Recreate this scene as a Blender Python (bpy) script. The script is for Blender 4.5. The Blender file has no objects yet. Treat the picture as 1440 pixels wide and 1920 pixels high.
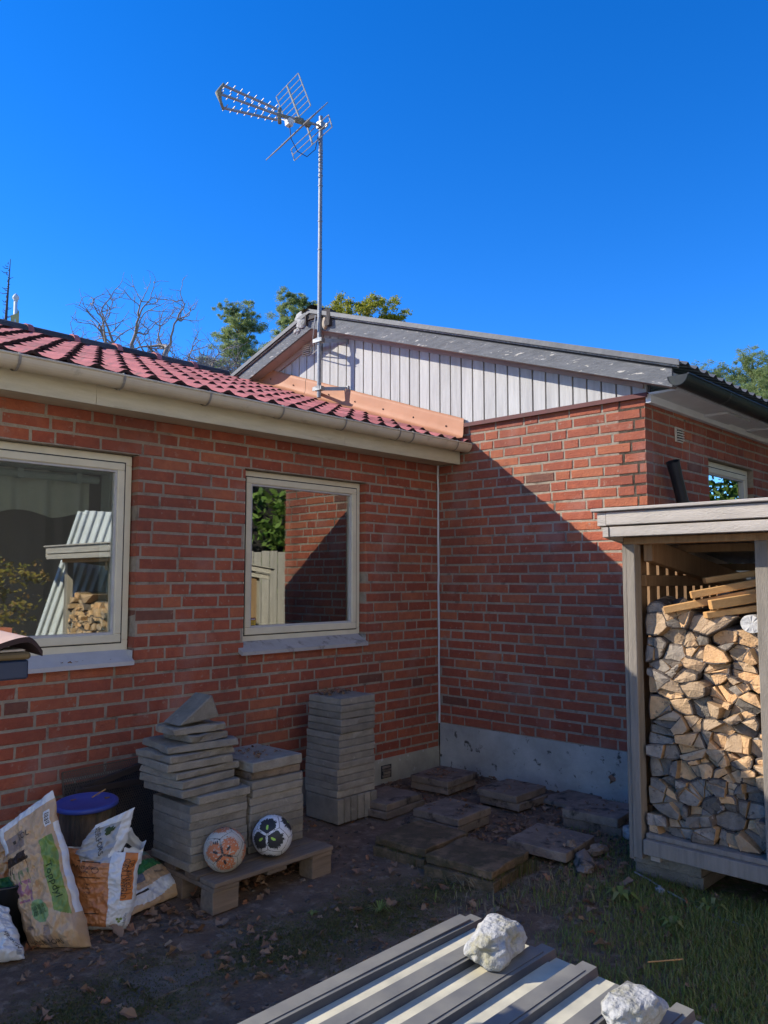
import bpy, bmesh, math, random
from mathutils import Vector, Matrix, noise
random.seed(7)
sc = bpy.context.scene
C = sc.collection
R = math.radians

# ------------------------------------------------------------------ camera
cd = bpy.data.cameras.new('camera'); cam = bpy.data.objects.new('camera', cd); C.objects.link(cam)
cd.sensor_fit = 'VERTICAL'; cd.sensor_height = 36.0; cd.lens = 1499.5/1920*36
cd.clip_start = .05; cd.clip_end = 1000
CAM = Vector((-5.089, -4.253, 1.507))
fw = Vector((math.sin(.807)*math.cos(.084), math.cos(.807)*math.cos(.084), math.sin(.084)))
cam.location = CAM; cam.rotation_euler = fw.to_track_quat('-Z', 'Y').to_euler()
sc.camera = cam
RT = Vector((math.cos(.807), -math.sin(.807), 0)); UP = RT.cross(fw)
def px(p):                       # where a point falls in the 1440x1920 photograph (used to rank pieces by size in view)
    d = Vector(p)-CAM; z = d.dot(fw)
    if z < .1: return None
    return 720+1499.5*d.dot(RT)/z, 960-1499.5*d.dot(UP)/z
def inview(p, m=40):
    q = px(p)
    return q is not None and -m < q[0] < 1440+m and -m < q[1] < 1920+m

# ------------------------------------------------------------------ sky, sun, exposure
SUN = Vector((-.517, .669, .533)).normalized()
w = bpy.data.worlds.new('World'); sc.world = w; w.use_nodes = True
nt = w.node_tree; nt.nodes.clear()
sky = nt.nodes.new('ShaderNodeTexSky'); sky.sky_type = 'NISHITA'; sky.sun_disc = False
sky.sun_elevation = math.asin(SUN.z); sky.sun_rotation = math.atan2(SUN.x, SUN.y)
sky.air_density = 1.0; sky.dust_density = 0; sky.ozone_density = 6.0; sky.altitude = 2000
hs = nt.nodes.new('ShaderNodeHueSaturation'); hs.inputs['Saturation'].default_value = 1.25; hs.inputs['Hue'].default_value = .510
bg = nt.nodes.new('ShaderNodeBackground'); bg.inputs['Strength'].default_value = .125
wo = nt.nodes.new('ShaderNodeOutputWorld')
nt.links.new(sky.outputs[0], hs.inputs['Color']); nt.links.new(hs.outputs[0], bg.inputs[0]); nt.links.new(bg.outputs[0], wo.inputs[0])
sd = bpy.data.lights.new('sun', 'SUN'); sd.energy = 3.1; sd.angle = R(.5); sd.color = (1, .93, .82)
so = bpy.data.objects.new('sun', sd); C.objects.link(so); so.rotation_euler = SUN.to_track_quat('Z', 'Y').to_euler()
so.location = (-10, 12, 12)
vs = sc.view_settings; vs.view_transform = 'Standard'; vs.look = 'None'; vs.gamma = 1; vs.exposure = 1.22; vs.use_curve_mapping = False

# ------------------------------------------------------------------ helpers
class MB:
    def __init__(s): s.v = []; s.f = []; s.m = []
    def add(s, vs_, fs, m=0):
        o = len(s.v); s.v += [tuple(v) for v in vs_]; s.f += [tuple(i+o for i in f) for f in fs]; s.m += [m]*len(fs)
    def box(s, x0, x1, y0, y1, z0, z1, m=0, j=0, M=None):
        x0, x1 = sorted((x0, x1)); y0, y1 = sorted((y0, y1)); z0, z1 = sorted((z0, z1))
        v = [Vector((x, y, z)) for z in (z0, z1) for y in (y0, y1) for x in (x0, x1)]
        if j: v = [p+Vector((random.uniform(-j, j), random.uniform(-j, j), random.uniform(-j, j))) for p in v]
        if M: v = [M @ p for p in v]
        s.add(v, [(0, 2, 3, 1), (4, 5, 7, 6), (0, 1, 5, 4), (2, 6, 7, 3), (0, 4, 6, 2), (1, 3, 7, 5)], m)
    def bar(s, a, b, wd, h, m=0, up=(0, 0, 1)):
        a = Vector(a); b = Vector(b); d = (b-a); L = d.length; d.normalize(); u = Vector(up)
        if abs(d.dot(u)) > .98: u = Vector((1, 0, 0))
        r = d.cross(u).normalized(); u = r.cross(d)
        s.box(-wd/2, wd/2, 0, L, -h/2, h/2, m, M=Matrix(((r.x, d.x, u.x, a.x), (r.y, d.y, u.y, a.y), (r.z, d.z, u.z, a.z), (0, 0, 0, 1))))
    def tube(s, pts, r, n=8, m=0, caps=True):
        pts = [Vector(p) for p in pts]; rr = r if isinstance(r, (list, tuple)) else [r]*len(pts)
        o = len(s.v); prev = None
        for i, p in enumerate(pts):
            d = (pts[min(i+1, len(pts)-1)]-pts[max(i-1, 0)]).normalized()
            if prev is None:
                a = Vector((0, 0, 1)) if abs(d.z) < .9 else Vector((1, 0, 0)); prev = d.cross(a).normalized()
            u = (prev-d*prev.dot(d)).normalized(); prev = u; q = d.cross(u)
            for k in range(n):
                t = 2*math.pi*k/n; s.v.append(tuple(p+(u*math.cos(t)+q*math.sin(t))*rr[i]))
        for i in range(len(pts)-1):
            for k in range(n):
                s.f.append((o+i*n+k, o+i*n+(k+1) % n, o+(i+1)*n+(k+1) % n, o+(i+1)*n+k)); s.m.append(m)
        if caps:
            s.f.append(tuple(o+k for k in reversed(range(n)))); s.m.append(m)
            s.f.append(tuple(o+(len(pts)-1)*n+k for k in range(n))); s.m.append(m)
    def prism(s, poly, h, m=0, M=None, axis='z'):   # polygon in 2-D extruded by h
        n = len(poly)
        def mk(p, t): return Vector((p[0], p[1], t)) if axis == 'z' else (Vector((t, p[0], p[1])) if axis == 'x' else Vector((p[0], t, p[1])))
        v = [mk(p, 0) for p in poly]+[mk(p, h) for p in poly]
        if M: v = [M @ p for p in v]
        s.add(v, [tuple(reversed(range(n))), tuple(range(n, 2*n))]+[(i, (i+1) % n, n+(i+1) % n, n+i) for i in range(n)], m)
    def lathe(s, prof, n=24, m=0, c=(0, 0, 0)):
        o = len(s.v)
        for r, z in prof:
            for k in range(n):
                t = 2*math.pi*k/n; s.v.append((c[0]+r*math.cos(t), c[1]+r*math.sin(t), c[2]+z))
        for i in range(len(prof)-1):
            for k in range(n):
                s.f.append((o+i*n+k, o+i*n+(k+1) % n, o+(i+1)*n+(k+1) % n, o+(i+1)*n+k)); s.m.append(m)
    def grid(s, nu, nv, fn, m=0, mf=None):
        o = len(s.v)
        for j in range(nv+1):
            for i in range(nu+1): s.v.append(tuple(fn(i/nu, j/nv)))
        for j in range(nv):
            for i in range(nu):
                a = o+j*(nu+1)+i; s.f.append((a, a+1, a+nu+2, a+nu+1)); s.m.append(mf((i+.5)/nu, (j+.5)/nv) if mf else m)
    def mesh(s, name, mats, smooth=False):
        me = bpy.data.meshes.new(name); me.from_pydata(s.v, [], s.f)
        for m in (mats if isinstance(mats, (list, tuple)) else [mats]): me.materials.append(m)
        if any(s.m): me.polygons.foreach_set('material_index', s.m)
        if smooth: me.polygons.foreach_set('use_smooth', [True]*len(me.polygons))
        me.update(); return me
    def build(s, name, mats, parent=None, smooth=False, bevel=0, loc=None, fix=False):
        me = s.mesh(name, mats, smooth)
        if fix or bevel:
            bm = bmesh.new(); bm.from_mesh(me)
            bmesh.ops.recalc_face_normals(bm, faces=bm.faces)
            if bevel: bmesh.ops.bevel(bm, geom=[e for e in bm.edges], offset=bevel, segments=1, affect='EDGES', profile=.5)
            bm.to_mesh(me); bm.free()
        return link(name, me, parent, loc)
def link(name, me, parent=None, loc=None):
    o = bpy.data.objects.new(name, me); C.objects.link(o)
    if parent: o.parent = parent
    if loc: o.location = loc
    return o
def tag(o, label=None, cat=None, group=None, kind=None):
    if label: o['label'] = label
    if cat: o['category'] = cat
    if group: o['group'] = group
    if kind: o['kind'] = kind
    return o
def thing(name, label, cat, loc=(0, 0, 0), rz=0, group=None):
    o = bpy.data.objects.new(name, None); C.objects.link(o); o.empty_display_size = .1
    o.location = loc; o.rotation_euler = (0, 0, rz)
    return tag(o, label, cat, group)
def rot(ax, deg): return Matrix.Rotation(R(deg), 4, ax)
def T(x, y, z): return Matrix.Translation((x, y, z))
U = random.uniform

# ------------------------------------------------------------------ materials
def mat(name, c1, c2=None, scale=8, rough=.8, bump=0, bscale=60, metal=0, rnd=0, stretch=(1, 1, 1), spec=.3,
        c3=None, s3=3, t3=.6, w3=.08, detail=6, ramp=None, weather=None):
    """noise mix c1..c2, value varied per object and per loose piece by rnd, blotches of c3 above t3, fine relief"""
    m = bpy.data.materials.new(name); m.use_nodes = True; t = m.node_tree; N = t.nodes; L = t.links
    b = N['Principled BSDF']; b.inputs['Roughness'].default_value = rough; b.inputs['Metallic'].default_value = metal
    b.inputs['Specular IOR Level'].default_value = spec
    tc = N.new('ShaderNodeTexCoord'); oi = N.new('ShaderNodeObjectInfo'); ge = N.new('ShaderNodeNewGeometry')
    rs = N.new('ShaderNodeMath'); rs.operation = 'ADD'; L.new(oi.outputs['Random'], rs.inputs[0]); L.new(ge.outputs['Random Per Island'], rs.inputs[1])
    fr = N.new('ShaderNodeMath'); fr.operation = 'FRACT'; L.new(rs.outputs[0], fr.inputs[0])
    of = N.new('ShaderNodeVectorMath'); of.operation = 'SCALE'; of.inputs[0].default_value = (37, 51, 23); L.new(fr.outputs[0], of.inputs['Scale'])
    ad = N.new('ShaderNodeVectorMath'); ad.operation = 'ADD'; L.new(tc.outputs['Object'], ad.inputs[0]); L.new(of.outputs[0], ad.inputs[1])
    mp = N.new('ShaderNodeMapping'); mp.inputs['Scale'].default_value = stretch; L.new(ad.outputs[0], mp.inputs['Vector'])
    n1 = N.new('ShaderNodeTexNoise'); n1.inputs['Scale'].default_value = scale; n1.inputs['Detail'].default_value = detail
    n1.inputs['Roughness'].default_value = .6; L.new(mp.outputs[0], n1.inputs['Vector'])
    c2 = c2 or tuple(x*.75 for x in c1)
    r = N.new('ShaderNodeValToRGB'); r.color_ramp.elements[0].position = .3; r.color_ramp.elements[1].position = .7
    r.color_ramp.elements[0].color = (*c1, 1); r.color_ramp.elements[1].color = (*c2, 1); L.new(n1.outputs['Fac'], r.inputs[0])
    col = r.outputs[0]
    if ramp:                                   # colour picked per piece
        rr = N.new('ShaderNodeValToRGB'); rr.color_ramp.interpolation = 'CONSTANT' if len(ramp) > 4 else 'LINEAR'
        e = rr.color_ramp.elements
        while len(e) < len(ramp): e.new(.5)
        for q, (p, cc) in zip(e, ramp): q.position = p; q.color = (*cc, 1)
        L.new(fr.outputs[0], rr.inputs[0])
        mx = N.new('ShaderNodeMixRGB'); mx.blend_type = 'MULTIPLY'; mx.inputs[0].default_value = 1
        L.new(col, mx.inputs[1]); L.new(rr.outputs[0], mx.inputs[2]); col = mx.outputs[0]
    if c3:
        n3 = N.new('ShaderNodeTexNoise'); n3.inputs['Scale'].default_value = s3; n3.inputs['Detail'].default_value = 7; n3.inputs['Roughness'].default_value = .65
        L.new(mp.outputs[0], n3.inputs['Vector'])
        mr = N.new('ShaderNodeMapRange'); mr.inputs['From Min'].default_value = t3-w3; mr.inputs['From Max'].default_value = t3+w3
        L.new(n3.outputs['Fac'], mr.inputs['Value'])
        mx = N.new('ShaderNodeMixRGB'); L.new(mr.outputs[0], mx.inputs[0]); L.new(col, mx.inputs[1]); mx.inputs[2].default_value = (*c3, 1); col = mx.outputs[0]
    if rnd:
        mr = N.new('ShaderNodeMapRange'); mr.inputs['To Min'].default_value = 1-rnd; mr.inputs['To Max'].default_value = 1+rnd
        L.new(fr.outputs[0], mr.inputs['Value'])
        hv = N.new('ShaderNodeHueSaturation'); L.new(mr.outputs[0], hv.inputs['Value']); L.new(col, hv.inputs['Color']); col = hv.outputs[0]
    if weather:                                # broad stains and bloom that run across neighbouring pieces
        for sc_, d0, d1, lo, hi, cc in ((1.3, .35, .68, 0, .42, (.10, .065, .05)), (2.3, .55, .72, 0, weather, (.42, .32, .27))):
            nw = N.new('ShaderNodeTexNoise'); nw.inputs['Scale'].default_value = sc_; nw.inputs['Detail'].default_value = 6; L.new(ge.outputs['Position'], nw.inputs['Vector'])
            mr = N.new('ShaderNodeMapRange'); mr.inputs['From Min'].default_value = d0; mr.inputs['From Max'].default_value = d1; mr.inputs['To Min'].default_value = lo; mr.inputs['To Max'].default_value = hi
            L.new(nw.outputs['Fac'], mr.inputs['Value']); mx = N.new('ShaderNodeMixRGB'); L.new(mr.outputs[0], mx.inputs[0]); L.new(col, mx.inputs[1]); mx.inputs[2].default_value = (*cc, 1); col = mx.outputs[0]
    L.new(col, b.inputs['Base Color'])
    if bump:
        nb = N.new('ShaderNodeTexNoise'); nb.inputs['Scale'].default_value = bscale; nb.inputs['Detail'].default_value = 5
        L.new(mp.outputs[0], nb.inputs['Vector'])
        bp = N.new('ShaderNodeBump'); bp.inputs['Strength'].default_value = min(1, bump); bp.inputs['Distance'].default_value = .01
        L.new(nb.outputs['Fac'], bp.inputs['Height']); L.new(bp.outputs[0], b.inputs['Normal'])
    return m
def leafmat(name, cols, transl=.25):
    m = bpy.data.materials.new(name); m.use_nodes = True; t = m.node_tree; N = t.nodes; L = t.links
    b = N['Principled BSDF']; b.inputs['Roughness'].default_value = .55; b.inputs['Specular IOR Level'].default_value = .25
    ge = N.new('ShaderNodeNewGeometry'); oi = N.new('ShaderNodeObjectInfo')
    rs = N.new('ShaderNodeMath'); rs.operation = 'ADD'; L.new(oi.outputs['Random'], rs.inputs[0]); L.new(ge.outputs['Random Per Island'], rs.inputs[1])
    fr = N.new('ShaderNodeMath'); fr.operation = 'FRACT'; L.new(rs.outputs[0], fr.inputs[0])
    r = N.new('ShaderNodeValToRGB'); e = r.color_ramp.elements
    while len(e) < len(cols): e.new(.5)
    for i, c in enumerate(cols): e[i].position = i/(len(cols)-1); e[i].color = (*c, 1)
    L.new(fr.outputs[0], r.inputs[0]); L.new(r.outputs[0], b.inputs['Base Color'])
    tr = N.new('ShaderNodeBsdfTranslucent'); L.new(r.outputs[0], tr.inputs['Color'])
    ms = N.new('ShaderNodeMixShader'); ms.inputs[0].default_value = transl
    L.new(b.outputs[0], ms.inputs[1]); L.new(tr.outputs[0], ms.inputs[2]); L.new(ms.outputs[0], N['Material Output'].inputs['Surface'])
    return m
def glassmat():
    m = bpy.data.materials.new('window_glass'); m.use_nodes = True; t = m.node_tree; N = t.nodes; L = t.links; N.remove(N['Principled BSDF'])
    g = N.new('ShaderNodeBsdfGlossy'); g.inputs['Roughness'].default_value = 0; g.inputs['Color'].default_value = (.96, 1, .95, 1)
    tr = N.new('ShaderNodeBsdfTransparent'); tr.inputs['Color'].default_value = (.92, .95, .91, 1)
    f = N.new('ShaderNodeFresnel'); f.inputs['IOR'].default_value = 1.5
    mu = N.new('ShaderNodeMath'); mu.operation = 'MULTIPLY_ADD'; mu.inputs[1].default_value = 3.4; mu.inputs[2].default_value = .2; mu.use_clamp = True
    L.new(f.outputs[0], mu.inputs[0])
    ms = N.new('ShaderNodeMixShader'); L.new(mu.outputs[0], ms.inputs[0]); L.new(tr.outputs[0], ms.inputs[1]); L.new(g.outputs[0], ms.inputs[2])
    L.new(ms.outputs[0], N['Material Output'].inputs['Surface']); return m

BR = [(0, (.82, .76, .78)), (.14, (1, 1, 1)), (.32, (1.06, 1.08, 1.0)), (.44, (.90, .84, .88)), (.62, (1.02, 1, .98)), (.76, (1.14, 1.28, 1.15)), (.86, (.95, .92, .9)), (.982, (.5, .74, .92))]
m_brick = mat('red_brick', (.43, .122, .062), (.32, .085, .048), 22, .9, .7, 100, ramp=BR, weather=.3, c3=(.40, .24, .17), s3=26, t3=.665, w3=.06)
m_mortar = mat('grey_mortar', (.43, .37, .275), (.31, .26, .19), 30, .95, .8, 120, c3=(.15, .12, .09), s3=9, t3=.62, weather=.25)
m_render_l = mat('plinth_render', (.44, .41, .31), (.32, .30, .23), 9, .9, .4, 40, c3=(.55, .53, .45), s3=14, t3=.66, w3=.04)
m_render_r = mat('painted_plinth', (.48, .48, .42), (.31, .31, .275), 4, .9, .4, 30, c3=(.07, .07, .06), s3=11, t3=.625, w3=.03)
m_tile = mat('red_concrete_tile', (.50, .165, .15), (.38, .12, .11), 9, .85, .4, 120, rnd=.2, c3=(.22, .12, .10), s3=11, t3=.62, w3=.08)
m_tile_edge = mat('tile_edge', (.05, .03, .03), (.03, .02, .02), 30, .9)
m_ridge = mat('dark_ridge_tile', (.055, .05, .048), (.09, .075, .065), 10, .85, .4, 60, rnd=.2)
m_gutter = mat('cream_gutter', (.62, .54, .38), (.52, .45, .32), 4, .45, .1, 20, c3=(.30, .27, .2), s3=5, t3=.68)
m_fascia = mat('cream_fascia', (.60, .54, .37), (.50, .45, .31), 5, .7, .2, 40, stretch=(1, 6, 6), c3=(.38, .33, .2), s3=4, t3=.66)
m_frame = mat('cream_window_paint', (.72, .66, .47), (.62, .57, .40), 7, .45, .1, 40, c3=(.3, .28, .19), s3=24, t3=.74, w3=.03)
m_sill = mat('white_sill_metal', (.46, .44, .40), (.36, .345, .31), 8, .7, .15, 50, c3=(.13, .12, .1), s3=9, t3=.62, w3=.08)
m_sillw = mat('pale_sill_metal', (.52, .51, .48), (.44, .43, .41), 8, .6, .1, 50, c3=(.16, .14, .12), s3=10, t3=.72, w3=.05)
m_rubber = mat('dark_gasket', (.03, .03, .03), None, 10, .8)
m_board = mat('weathered_white_board', (.54, .53, .50), (.41, .40, .38), 5, .8, .35, 40, stretch=(6, 6, .6), rnd=.06, c3=(.36, .36, .4), s3=10, t3=.70, w3=.06)
m_gap = mat('dark_batten', (.10, .10, .11), (.06, .06, .07), 10, .9)
m_barge = mat('peeling_grey_board', (.13, .135, .14), (.20, .205, .21), 9, .85, .8, 60, stretch=(3, .9, 5), c3=(.62, .58, .5), s3=11, t3=.635, w3=.025)
m_soffit = mat('pink_soffit', (.42, .33, .30), (.36, .28, .25), 6, .8, .1)
m_roofsheet = mat('dark_roof_sheet', (.10, .105, .11), (.15, .15, .15), 6, .55, .2, 30)
m_flash = mat('copper_painted_flashing', (.47, .22, .12), (.41, .19, .10), 4, .62, .25, 9, spec=.3)
m_cap = mat('dark_red_flashing', (.13, .035, .03), (.09, .03, .025), 12, .6)
m_black = mat('black_plastic', (.012, .013, .015), (.02, .022, .022), 8, .35, .05, 20, spec=.5)
m_mossblack = mat('black_gutter', (.012, .014, .014), (.02, .024, .02), 6, .45, .1, 20, c3=(.04, .05, .03), s3=6, t3=.62)
m_white = mat('white_paint', (.72, .72, .70), (.62, .62, .6), 6, .6, .1)
m_vent = mat('cream_plastic', (.66, .60, .47), (.56, .50, .4), 10, .6)
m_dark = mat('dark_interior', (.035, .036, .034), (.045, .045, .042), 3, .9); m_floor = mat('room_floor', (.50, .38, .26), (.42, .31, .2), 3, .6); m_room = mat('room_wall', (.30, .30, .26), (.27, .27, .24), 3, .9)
m_curtain = mat('net_curtain', (.86, .86, .76), (.78, .78, .68), 40, .9)
m_blind = mat('pale_blind_rail', (.6, .66, .62), (.55, .6, .58), 5, .5)
m_glass = glassmat()
m_galv = mat('galvanised_steel', (.30, .31, .31), (.22, .225, .225), 18, .5, .15, 80, metal=.55)
m_alu = mat('aluminium', (.42, .41, .38), (.30, .29, .26), 22, .5, .1, 60, metal=.5)
m_aludark = mat('lichen_bracket', (.16, .16, .12), (.28, .27, .2), 40, .85, .5, 90)
m_wplas = mat('white_plastic', (.7, .7, .66), None, 10, .5)
m_wood = mat('grey_weathered_wood', (.52, .465, .40), (.39, .345, .29), 5, .85, .5, 45, stretch=(7, .8, 7), rnd=.12, c3=(.17, .13, .1), s3=6, t3=.72)
m_woodv = mat('grey_weathered_post', (.30, .26, .21), (.20, .175, .14), 5, .85, .5, 45, stretch=(8, 8, .7), rnd=.12, c3=(.15, .11, .08), s3=6, t3=.74)
m_slat = mat('brown_slat', (.34, .21, .11), (.24, .14, .07), 6, .8, .4, 45, stretch=(8, 8, .7), rnd=.2)
m_plank = mat('fresh_pine_plank', (.56, .32, .12), (.44, .23, .08), 5, .7, .3, 50, stretch=(6, .6, 6), rnd=.12)
m_pallet = mat('pallet_wood', (.27, .20, .135), (.17, .125, .085), 6, .85, .5, 50, stretch=(.7, 7, 7), rnd=.15)
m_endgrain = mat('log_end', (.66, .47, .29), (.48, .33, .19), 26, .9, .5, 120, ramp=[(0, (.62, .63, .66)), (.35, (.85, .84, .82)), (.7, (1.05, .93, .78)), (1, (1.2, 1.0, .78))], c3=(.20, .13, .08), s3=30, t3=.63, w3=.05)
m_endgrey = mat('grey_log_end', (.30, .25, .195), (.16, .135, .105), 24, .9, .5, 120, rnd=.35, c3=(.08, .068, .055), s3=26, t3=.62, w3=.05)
m_split = mat('log_split_side', (.50, .33, .17), (.36, .23, .12), 6, .8, .6, 60, stretch=(1, 8, 8), rnd=.2)
m_bark = mat('log_bark', (.15, .12, .095), (.07, .055, .045), 16, .95, 1, 60, rnd=.3, c3=(.45, .42, .38), s3=12, t3=.66, w3=.04)
m_slab = mat('concrete_slab', (.31, .28, .22), (.205, .185, .145), 12, .9, .8, 90, rnd=.2, c3=(.38, .36, .29), s3=16, t3=.68, w3=.06)
m_slabd = mat('dirty_slab', (.29, .225, .165), (.165, .13, .095), 10, .95, .7, 80, rnd=.12, c3=(.055, .045, .035), s3=8, t3=.60, w3=.06)
m_moss = mat('mossy_slab', (.17, .112, .065), (.075, .065, .03), 12, 1, 1, 120, c3=(.26, .165, .09), s3=9, t3=.57)
m_stone = mat('white_lime_stone', (.42, .415, .40), (.31, .305, .275), 16, .95, 1, 70, c3=(.27, .25, .16), s3=16, t3=.58, w3=.1)
m_blue = mat('blue_plastic_lid', (.055, .08, .32), (.045, .07, .28), 7, .45, .05, 30, spec=.4)
m_stump = mat('stump_bark', (.20, .14, .09), (.07, .05, .035), 9, .95, 1, 40, stretch=(3, 3, .6), c3=(.05, .06, .04), s3=5, t3=.6)
m_perf = mat('rusty_perforated_sheet', (.15, .115, .08), (.09, .07, .05), 20, .7, .1, 60, metal=.3)
m_tarp = mat('black_tarpaulin', (.012, .013, .016), (.02, .02, .022), 5, .6, .3, 20)
m_dirt = None
m_leaf = leafmat('dead_leaf', [(.15, .085, .05), (.27, .15, .08), (.34, .22, .13), (.18, .12, .085), (.38, .17, .08)], .15)
m_grass = leafmat('grass_blade', [(.15, .21, .045), (.18, .24, .055), (.21, .26, .07), (.28, .26, .10), (.17, .23, .05)], .3)
m_straw = leafmat('straw_blade', [(.24, .19, .10), (.32, .26, .15), (.18, .15, .08)], .2)
m_mossg = leafmat('moss_tuft', [(.08, .085, .022), (.11, .11, .03), (.08, .06, .03)], .1)
m_pine = leafmat('pine_needles', [(.20, .27, .09), (.25, .32, .11), (.33, .37, .14), (.21, .27, .115)], .6)
m_oakleaf = leafmat('turning_leaf', [(.33, .35, .04), (.48, .43, .05), (.26, .33, .055), (.46, .36, .045)], .6)
m_conif = leafmat('hedge_leaf', [(.06, .12, .02), (.11, .18, .03), (.17, .24, .05), (.08, .13, .03)], .35)
m_yel = leafmat('yellow_shrub_leaf', [(.30, .22, .03), (.20, .18, .03), (.22, .12, .04), (.14, .15, .03)], .3)
m_trunk = mat('tree_bark', (.16, .12, .09), (.09, .07, .055), 6, .95, .6, 20)
m_deadwood = mat('bleached_dead_wood', (.34, .30, .27), (.22, .19, .175), 2, .9, .3, 12)
m_darkfence = mat('dark_fence_board', (.022, .018, .016), (.015, .013, .012), 5, .9, .3, 30, rnd=.25, stretch=(6, 6, .7))
# ------------------------------------------------------------------ bricks
def brick_mesh(L, seed):
    r = random.Random(seed); h = .0605; c = .004; j = lambda a: r.uniform(-a, a)
    b = MB(); x = L/2; z = h/2
    o = [(-x, c), (x, c), (x, c), (-x, c)]; zz = [-z, -z, z, z]
    v = [(-x+j(.0022), .0045, -z+j(.0018)), (x+j(.0022), .0045, -z+j(.0018)), (x+j(.0022), .0045, z+j(.0018)), (-x+j(.0022), .0045, z+j(.0018))]
    f = [(p[0]*(1-(c+j(.002))/x), j(.001), p[2]*(1-(c+j(.002))/z)) for p in v]
    k = [(p[0], .10, p[2]) for p in v]
    b.add(f+v+k, [(0, 1, 2, 3)]+[(i, i+4, (i+1) % 4+4, (i+1) % 4) for i in range(4)]+[(i+4, i+8, (i+1) % 4+8, (i+1) % 4+4) for i in range(4)])
    bm = bmesh.new(); me = b.mesh('brick', m_brick); bm.from_mesh(me); bmesh.ops.recalc_face_normals(bm, faces=bm.faces)
    # open box: make the front look outwards
    bm.faces.ensure_lookup_table()
    if bm.faces[0].normal.y > 0: bmesh.ops.reverse_faces(bm, faces=bm.faces)
    bm.to_mesh(me); bm.free(); return me
STR = [brick_mesh(.25, i) for i in range(7)]; HED = [brick_mesh(.12, 50+i) for i in range(5)]
def lay(u0, u1, z0, rows, holes, frame, seed, pitch=.075, zmin=-9):
    """courses of two stretchers and a header; returns (matrix, mesh, sx, centre)"""
    r = random.Random(seed); out = []; per = .262*2+.132
    for k in range(rows):
        za = z0+k*pitch; zb = za+.062
        off = [0, .31, .12, .45, .22, .53, .05, .38, .17][(k*4+seed) % 9]+r.uniform(-.02, .02)
        cuts = [h for h in holes if h[2] < zb-.02 and h[3] > za+.02]
        u = u0-off; i = r.randrange(3)
        while u < u1:
            L = .12 if i % 3 == 2 else .25
            a, b = u, u+L; segs = [(max(a, u0), min(b, u1))]
            for h in cuts:
                ns = []
                for s, e in segs:
                    if e <= h[0] or s >= h[1]: ns.append((s, e)); continue
                    if s < h[0]: ns.append((s, h[0]))
                    if e > h[1]: ns.append((h[1], e))
                segs = ns
            for s, e in segs:
                if e-s < .018: continue
                ln = e-s; me, n0 = (r.choice(STR), .25) if ln > .17 else (r.choice(HED), .12)
                M = frame @ T((s+e)/2, r.uniform(-.0015, .0012), za+.031) @ rot('Z', r.uniform(-.35, .35)) @ rot('Y', r.uniform(-.3, .3))
                out.append((M, me, ln/n0))
            u += L+.012; i += 1
    return out
def place_bricks(lst, parent, n=300):
    def key(t):
        p = t[0].translation; return ((0 if inview(p, 30) else 1), (p-CAM).length)
    lst = sorted(lst, key=key); bm = bmesh.new()
    for i, (M, me, sx) in enumerate(lst):
        MM = M @ Matrix.Diagonal((sx, 1, 1, 1))
        if i < n and inview(M.translation, 30):
            o = bpy.data.objects.new('brick', me); C.objects.link(o); o.parent = parent; o.matrix_local = MM
        else:
            q = len(bm.verts); 
            vs_ = [bm.verts.new(MM @ v.co) for v in me.vertices]
            for f in me.polygons: bm.faces.new([vs_[j] for j in f.vertices])
    if len(bm.verts):
        me = bpy.data.meshes.new('brick'); bm.to_mesh(me); me.materials.append(m_brick)
        tag(link('brick', me, parent), kind='stuff')
    bm.free()
def wall_boxes(b, u0, u1, z0, z1, holes, frame, th=.2, front=.0035, m=0):
    us = sorted({u0, u1, *[h[0] for h in holes], *[h[1] for h in holes]})
    us = [u for u in us if u0 <= u <= u1]
    for a, c in zip(us, us[1:]):
        zz = [(z0, z1)]
        for h in holes:
            if h[0] < (a+c)/2 < h[1]:
                zz = [q for s, e in zz for q in ((s, min(e, h[2])), (max(s, h[3]), e)) if q[1]-q[0] > .001]
        for s, e in zz: b.box(a, c, front, th, s, e, m, M=frame)

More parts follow.
